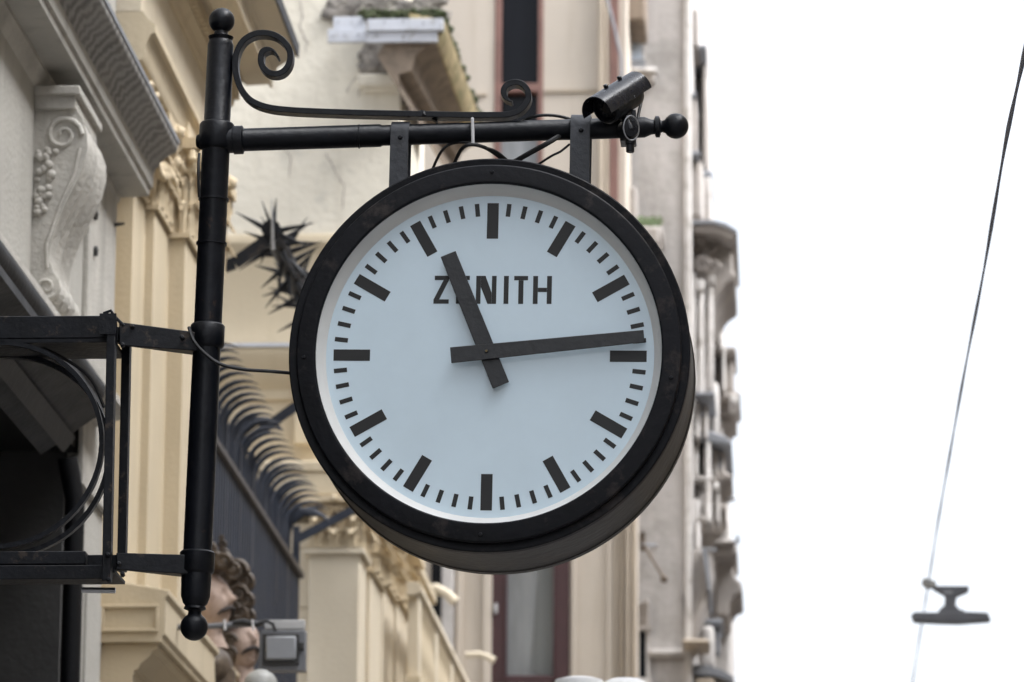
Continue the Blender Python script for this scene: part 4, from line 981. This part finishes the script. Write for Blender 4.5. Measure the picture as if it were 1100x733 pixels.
# ================================================================== the clock
def clock():
    YF = 10.12
    C = P(524.3, 378, YF)
    g = thing('street_clock', 'large round clock in a black drum case with pale blue dial hanging from beam', 'clock', tuple(C))
    g.rotation_euler = (0, R(.85), R(-1.2))
    def T(name, mb, m_, parent=None, **k): return mb.build(name, m_, parent or g, local=True, **k)
    # local frame: x right, z up, y away from the viewer; origin at bezel centre
    s = S*1.012
    ro, rb = 215*s, 207*s; ri = 186*s; rd = 177*s; rec = .044; D = .335; SEG = 128
    T('case', MB().lathe([(rb-.004, .030), (ro-.006, .030), (ro, .036), (ro+.002, .040), (ro+.002, .046), (ro-.001, .05), (ro-.001, D-.03), (ro+.002, D-.028), (ro+.002, D), (rb, D), (ri-.01, D), (ri-.01, D-.01), (ri-.01, .06), (rb-.004, .05), (rb-.004, .030)], (0, 0, 0), (0, 1, 0), SEG), DRUM, smooth=30)
    T('rim', MB().lathe([(ro-.018, .020), (ro-.001, .018), (ro+.002, .020), (ro+.0025, .040), (ro-.004, .043), (ro-.018, .040), (ro-.018, .020)], (0, 0, 0), (0, 1, 0), SEG), BEZ, smooth=25)
    T('bezel', MB().lathe([(rb, .034), (rb, .004), (rb-.003, .0), (ri+.010, -.004), (ri+.003, -.004), (ri, -.001), (ri, .010), (rb-.002, .034), (rb, .034)], (0, 0, 0), (0, 1, 0), SEG), BEZ, smooth=22, bevel=.001)
    T('reflector_ring', MB().lathe([(ri-.0005, .006), (ri-.001, .012), (rd+.004, rec-.004), (rd, rec-.001), (rd-.001, rec+.003), (ri+.002, rec+.004), (ri+.002, .010), (ri-.0005, .006)], (0, 0, 0), (0, 1, 0), SEG), RINGW, smooth=50)
    dial = T('dial', MB().lathe([(0, rec), (rd+.001, rec), (rd+.001, rec+.006), (0, rec+.006)], (0, 0, 0), (0, 1, 0), SEG), DIAL, smooth=30)
    # rear dial
    T('rear_dial', MB().lathe([(0, D), (ri-.008, D), (ri-.008, D-.006), (0, D-.006)], (0, 0, 0), (0, 1, 0), 64), DIAL)
    # marks: printed plates 0.4 mm proud of the dial
    yk = rec-.0006
    R1 = 168.8*s
    for i in range(60):
        a = 2*math.pi*i/60; big = i % 5 == 0; ln = (39.5 if big else 14.2)*s; wd = (12.4 if big else 4.9)*s
        u = Vector((math.sin(a), 0, math.cos(a))); v = Vector((math.cos(a), 0, -math.sin(a)))
        q = [u*R1+v*wd/2, u*R1-v*wd/2, u*(R1-ln)-v*wd/2, u*(R1-ln)+v*wd/2]
        mb = MB().loft([tuple(p+Vector((0, yk, 0))) for p in q], [tuple(p+Vector((0, rec-.0001, 0))) for p in q])
        T('hour_mark' if big else 'minute_mark', mb, MARK, dial, smooth=0)
    # lettering
    def lx(px): return (px-525.4)*s
    def lz(py): return (382.2-py)*s/.976
    lt = MB()
    def bar(x0, y0, x1, y1): lt.box(lx(x0), lx(x1), yk, rec-.0001, lz(y1), lz(y0))
    def poly(pts):
        lt.loft([(lx(a_), yk, lz(b_)) for a_, b_ in pts], [(lx(a_), rec-.0001, lz(b_)) for a_, b_ in pts])
    t_, b_ = 296.3, 326.4
    bar(464, t_, 479.5, t_+4.6); bar(463.2, b_-4.6, 479.7, b_); poly([(473.6, t_+4.7), (479.5, t_+4.7), (469.4, b_-4.7), (463.4, b_-4.7)])
    bar(487.5, t_, 492.7, b_); bar(492.8, t_, 502, t_+4.5); bar(492.8, 308.9, 501.2, 313.2); bar(492.8, b_-4.5, 502, b_)
    bar(509, t_, 514, b_); bar(526, t_, 531, b_); poly([(514.1, t_), (519, t_), (525.9, 314.5), (525.9, b_), (521.6, b_), (514.1, 308.5)])
    bar(539, t_, 544.2, b_)
    bar(550, t_, 565, t_+4.6); bar(554.8, t_+4.7, 560.2, b_)
    bar(570.6, t_, 575.8, b_); bar(585.6, t_, 590.8, b_); bar(575.9, 309, 585.5, 313.5)
    T('lettering', lt, MARK, dial, smooth=0)
    # hands
    def loc(px, py, yl):                       # pixel to the clock's own frame at depth yl
        r = ray(px, py); w_ = CAM+r*((YF+yl)/r.y); return w_
    inv = (Matrix.Translation(C) @ g.rotation_euler.to_matrix().to_4x4()).inverted()
    def hand(name, tip, tail, wt, wb, yl, th):
        a = inv @ loc(*tip, yl); b = inv @ loc(*tail, yl); a.y = b.y = yl
        d = (a-b).normalized(); n_ = Vector((d.z, 0, -d.x))
        q = [a+n_*wt*s/2, a-n_*wt*s/2, b-n_*wb*s/2, b+n_*wb*s/2]
        return T(name, MB().loft([tuple(p) for p in q], [tuple(p+Vector((0, th, 0))) for p in q]), HAND, bevel=.0012)
    hand('hour_hand', (481.2, 272.6), (538, 414), 17.5, 19, .022, .004)
    hand('minute_hand', (692, 361.8), (484, 381.5), 13.5, 17.5, .013, .004)
    c0 = inv @ loc(522.6, 377.4, .012); 
    T('hand_spindle', MB().lathe([(0, 0), (.0035, 0), (.0045, .003), (.0045, .035)], (c0.x, .008, c0.z), (0, 1, 0), 16), HAND)
    T('spindle_screw', MB().lathe([(0, 0), (.0026, 0), (.003, .002)], (c0.x, .0065, c0.z), (0, 1, 0), 12), mat('brass', (.16, .12, .06), .4, .1, metal=.7))
    # bezel screws
    for a in (R(98), R(181), R(0), R(268)):
        r_ = (ri+rb)/2+.004; T('bezel_screw', MB().lathe([(0, -.007), (.0035, -.0065), (.0045, -.0025)], (math.sin(a)*r_, 0, math.cos(a)*r_), (0, 1, 0), 10), BLK2)
    # hanger straps, wrapped over the beam
    for (px0, px1, pyb) in ((419, 442, 156), (612, 637, 149.5)):
        yb = YB-YF
        m0 = inv @ P((px0+px1)/2, pyb-10, YB); wd = (px1-px0)*s*.88
        zc = m0.z+ (0 if px0 < 500 else .0); rr = 14.8*s
        zt = math.sqrt(ro**2-m0.x**2)-.01
        path = [(m0.x, yb-rr*.95, zt)]
        for k in range(11):
            a = math.pi-math.pi*k/10; path.append((m0.x, yb+rr*math.cos(a), zc+rr*math.sin(a)))
        path.append((m0.x, yb+rr*.95, zt))
        T('hanger_strap', MB().ribbon(path, (wd, 0, 0), .005), mat('strap_paint', (.028, .031, .038), .42, .3, 10, .15, 60), bevel=.001, smooth=50)
        for dz in (.0,):
            T('strap_bolt', MB().lathe([(0, -.006), (.004, -.005), (.006, 0)], (m0.x+.002, yb-rr-.004, zc-.012), (0, 1, 0), 8), BLK2)
clock()

# ================================================================== cables round the clock
def cable(name, pts, r, label, m_=CABLE):
    V = [P(a, b, Y) for a, b, Y in pts]; out = []
    for i in range(len(V)-1):
        p0, p1, p2, p3 = V[max(0, i-1)], V[i], V[i+1], V[min(len(V)-1, i+2)]
        for k in range(6):
            t = k/6; out.append(.5*((2*p1)+(p2-p0)*t+(2*p0-5*p1+4*p2-p3)*t*t+(3*p1-p0-3*p2+p3)*t**3))
    out.append(V[-1]); o = MB().tube(out, r, 8).build(name, m_)
    return tag(o, label, 'cable')
cable('cable', [(462, 188, 10.34), (474, 163, 10.3), (487, 154, 10.3), (507, 154, 10.28), (522, 159, 10.28), (536, 165, 10.3), (560, 186, 10.34)], .0035, 'thin black cable looping left from the white tie above the clock top')
cable('cable', [(484, 186, 10.33), (494, 163, 10.28), (503, 156, 10.26), (516, 157, 10.27), (530, 164, 10.3), (556, 184, 10.34)], .0045, 'short thick black cable pair dropping behind the rim just left of the white tie')
cable('cable', [(535, 184, 10.34), (572, 163, 10.28), (590, 153, 10.26), (604, 144, 10.30)], .0065, 'thick black cable rising from the clock top to the beam right of the white tie')
cable('cable', [(570, 182, 10.34), (592, 168, 10.3), (602, 163, 10.3), (612, 155, 10.3)], .003, 'thin black cable running from the clock top to the right hanger strap')
cable('cable', [(560, 131, 10.33), (575, 125, 10.31), (592, 124, 10.31), (607, 126.5, 10.33), (620, 131, 10.33)], .004, 'black cable arching over the beam between the scroll end and the right strap')
cable('cable', [(203, 352, 10.26), (208, 366, 10.24), (218, 378, 10.24), (236, 391, 10.24), (262, 397, 10.24), (290, 399, 10.24), (312, 401, 10.26)], .0042, 'black cable sagging from the middle pole collar to the left side of the clock')
cable('cable', [(214, 165, 10.26), (213, 185, 10.25), (214, 212, 10.26)], .0035, 'thin black cable clipped to the left side of the pole under the top collar')
cable('cable', [(0, 363, 10.3), (40, 372, 10.3), (75, 389, 10.3), (98, 408, 10.3), (112, 438, 10.3)], .004, 'black cable following the frame ring under the upper wall beam at the left edge')
tag(MB().tube([P(507.5, 128, 10.262), P(508, 154, 10.262)], .004, 8).tube([P(507.5, 130, 10.262), P(507.5, 126, 10.30)], .004, 8).build('cable_tie', TIE), 'white plastic cable tie around the beam above the twelve o clock mark', 'cable tie')

# ================================================================== security camera on the beam
def cctv():
    c = P(665, 106, YB-.02)
    g = thing('security_camera', 'black bullet security camera with scuffed sunshield clamped to the right end of the beam', 'camera', tuple(c))
    fr = P(650, 118, YB-.09); bk = P(677, 101, YB-.01)
    d = (fr-bk).normalized(); side = d.cross(Vector((0, 0, 1))).normalized(); up_ = side.cross(d).normalized()
    Lg = (fr-bk).length; r = 16.8*S
    B0 = bk
    def X(a, b, c_): return B0+d*a+side*b+up_*c_
    MB().lathe([(0, -.022), (r*.75, -.018), (r*.97, -.006), (r, .01), (r, Lg*.45), (r*1.03, Lg*.46), (r*1.03, Lg*.96), (r*.92, Lg), (r*.80, Lg), (r*.76, Lg-.014), (0, Lg-.014)], B0, d, 40).build('body', CCTV, g, smooth=40)
    MB().lathe([(0, 0), (r*.36, 0), (r*.42, -.004), (r*.42, -.01)], B0+d*(Lg-.006), d, 24).build('lens', LENS, g)
    led = MB()
    for k in range(12):
        a = 2*math.pi*k/12; led.lathe([(.0, .003), (.003, .001), (.0032, 0)], B0+d*(Lg-.0138)+side*math.cos(a)*r*.6+up_*math.sin(a)*r*.6, d, 8)
    led.build('infrared_leds', SHOPF, g)
    # sunshield: an arched shell longer than the body
    sh = MB(); n = 20; A = []; 
    for (a, rr_) in ((-.035, r*1.13), (Lg+.036, r*1.14)):
        o = []; i_ = []
        for k in range(n+1):
            t = R(-8)+R(196)*k/n
            o.append(X(a, math.cos(t)*rr_, math.sin(t)*rr_*1.02+.003)); i_.append(X(a, math.cos(t)*(rr_-.0035), math.sin(t)*(rr_-.0035)*1.02+.003))
        A.append(o+i_[::-1])
    sh.loft([tuple(p) for p in A[0]], [tuple(p) for p in A[1]]); sh.build('sunshield', CCTVG, g, smooth=50)
    for a in (Lg*.18, Lg*.72): MB().lathe([(.006, 0), (.006, .006), (.004, .008), (0, .008)], X(a, .0, r*1.16+.003), up_, 6).build('shield_screw', CCTV, g)
    # pivot, clamp ring, plate, knob
    pv = P(672, 128, YB-.045)
    MB().tube([X(Lg*.25, 0, -r*.9), pv, P(677, 140, YB-.045)], [.013, .012, .014], 12).build('pivot_arm', CCTV, g)
    cc = P(676, 139, YB-.045)
    MB().lathe([(0, -.012), (.020, -.010), (.024, 0), (.026, .015)], cc, Vector((-.35, 1, 0)), 28).build('mount_base', CCTV, g, smooth=40)
    pp = []; ax = Vector((-.45, 1, 0)).normalized(); e1 = Vector((1, .45, 0)).normalized()
    for k in range(33):
        a = 2*math.pi*k/32; pp.append(cc-ax*.012+e1*.5*.044*math.cos(a)*.9+Vector((0, 0, 1))*.030*math.sin(a))
    MB().tube(pp, .0018, 6).build('clamp_ring', STEEL, g)
    MB().fb(666, 118, 683, 151, YB-.032, .064).build('clamp_plate', CCTV, g, bevel=.002)
    k0 = P(677, 150, YB-.03); MB().lathe([(.012, 0), (.012, .012), (.010, .014), (.010, .03), (.008, .032)], k0, (0, 0, -1), 16).build('knob', CCTV, g)
    MB().tube([X(-.02, 0, 0), X(-.045, 0, -.02), P(686, 122, YB), P(684, 136, YB-.028)], .004, 8).build('lead', CABLE, g)
cctv()

# ================================================================== wire across the sky and its street luminaire
def overhead():
    a = P(1110, 5, 9.0); b = P(997, 628, 26.0); c = P(982, 720, 30.0); e = P(972, 790, 33)
    pts = []
    keys = [(1112, -10, 8.4), (1100, 60, 9.4), (1080, 155, 11.0), (1057, 290, 13.4), (1036, 400, 16.0), (1020, 490, 19.0), (1007, 565, 22.5), (997.5, 626, 26.0), (991, 665, 28.0), (981, 728, 31), (970, 800, 34)]
    V = [P(*k) for k in keys]
    for i in range(len(V)-1):
        p0, p1, p2, p3 = V[max(0, i-1)], V[i], V[i+1], V[min(len(V)-1, i+2)]
        for k in range(6):
            t = k/6; pts.append(.5*((2*p1)+(p2-p0)*t+(2*p0-5*p1+4*p2-p3)*t*t+(3*p1-p0-3*p2+p3)*t**3))
    pts.append(V[-1]); n = len(pts)
    tag(MB().tube(pts, [.0048 + .0012*math.sin(i*1.3) for i in range(n)], 8).build('overhead_wire', WIRE), 'long blue grey cable slanting down through the white sky at the right', 'wire')
    Y = 26.0; g = thing('street_luminaire', 'flat grey street lamp hanging from the cable in the white sky at lower right', 'lamp', tuple(P(1021, 660, Y)))
    def q(F, Yf, d, name, m_, bev=.004):
        MB().loft([tuple(P(x, y, Yf)) for x, y in F], [tuple(P(x, y, Yf)+Vector((0, d, 0))) for x, y in F]).build(name, m_, g, bevel=bev)
    q([(979, 660), (983, 657.5), (1005, 658), (1035, 657), (1061, 658), (1064.5, 666), (1030, 668.5), (1010, 668), (982, 666.5)], Y-.04, .12, 'lamp_body', LUM)
    q([(1007, 658), (1010, 654), (1013, 651), (1028, 651), (1031, 655), (1036, 655), (1035, 658.5)], Y-.03, .09, 'neck_base', LUM)
    q([(1014.5, 651.5), (1015.5, 640), (1003, 633), (1001, 629.5), (1041, 629.5), (1040.5, 635.5), (1027.5, 641), (1026.5, 651.5)], Y-.03, .06, 'hanger', LUM)
    q([(990, 626), (992, 620), (1005, 624), (1006, 630), (996, 631.5)], Y-.04, .08, 'cable_clamp', mat('clamp_grey', (.33, .33, .32), .6), .006)
    MB().fb(1014, 635, 1023, 638, Y-.034, .006).build('plate', LAMPF, g)
overhead()
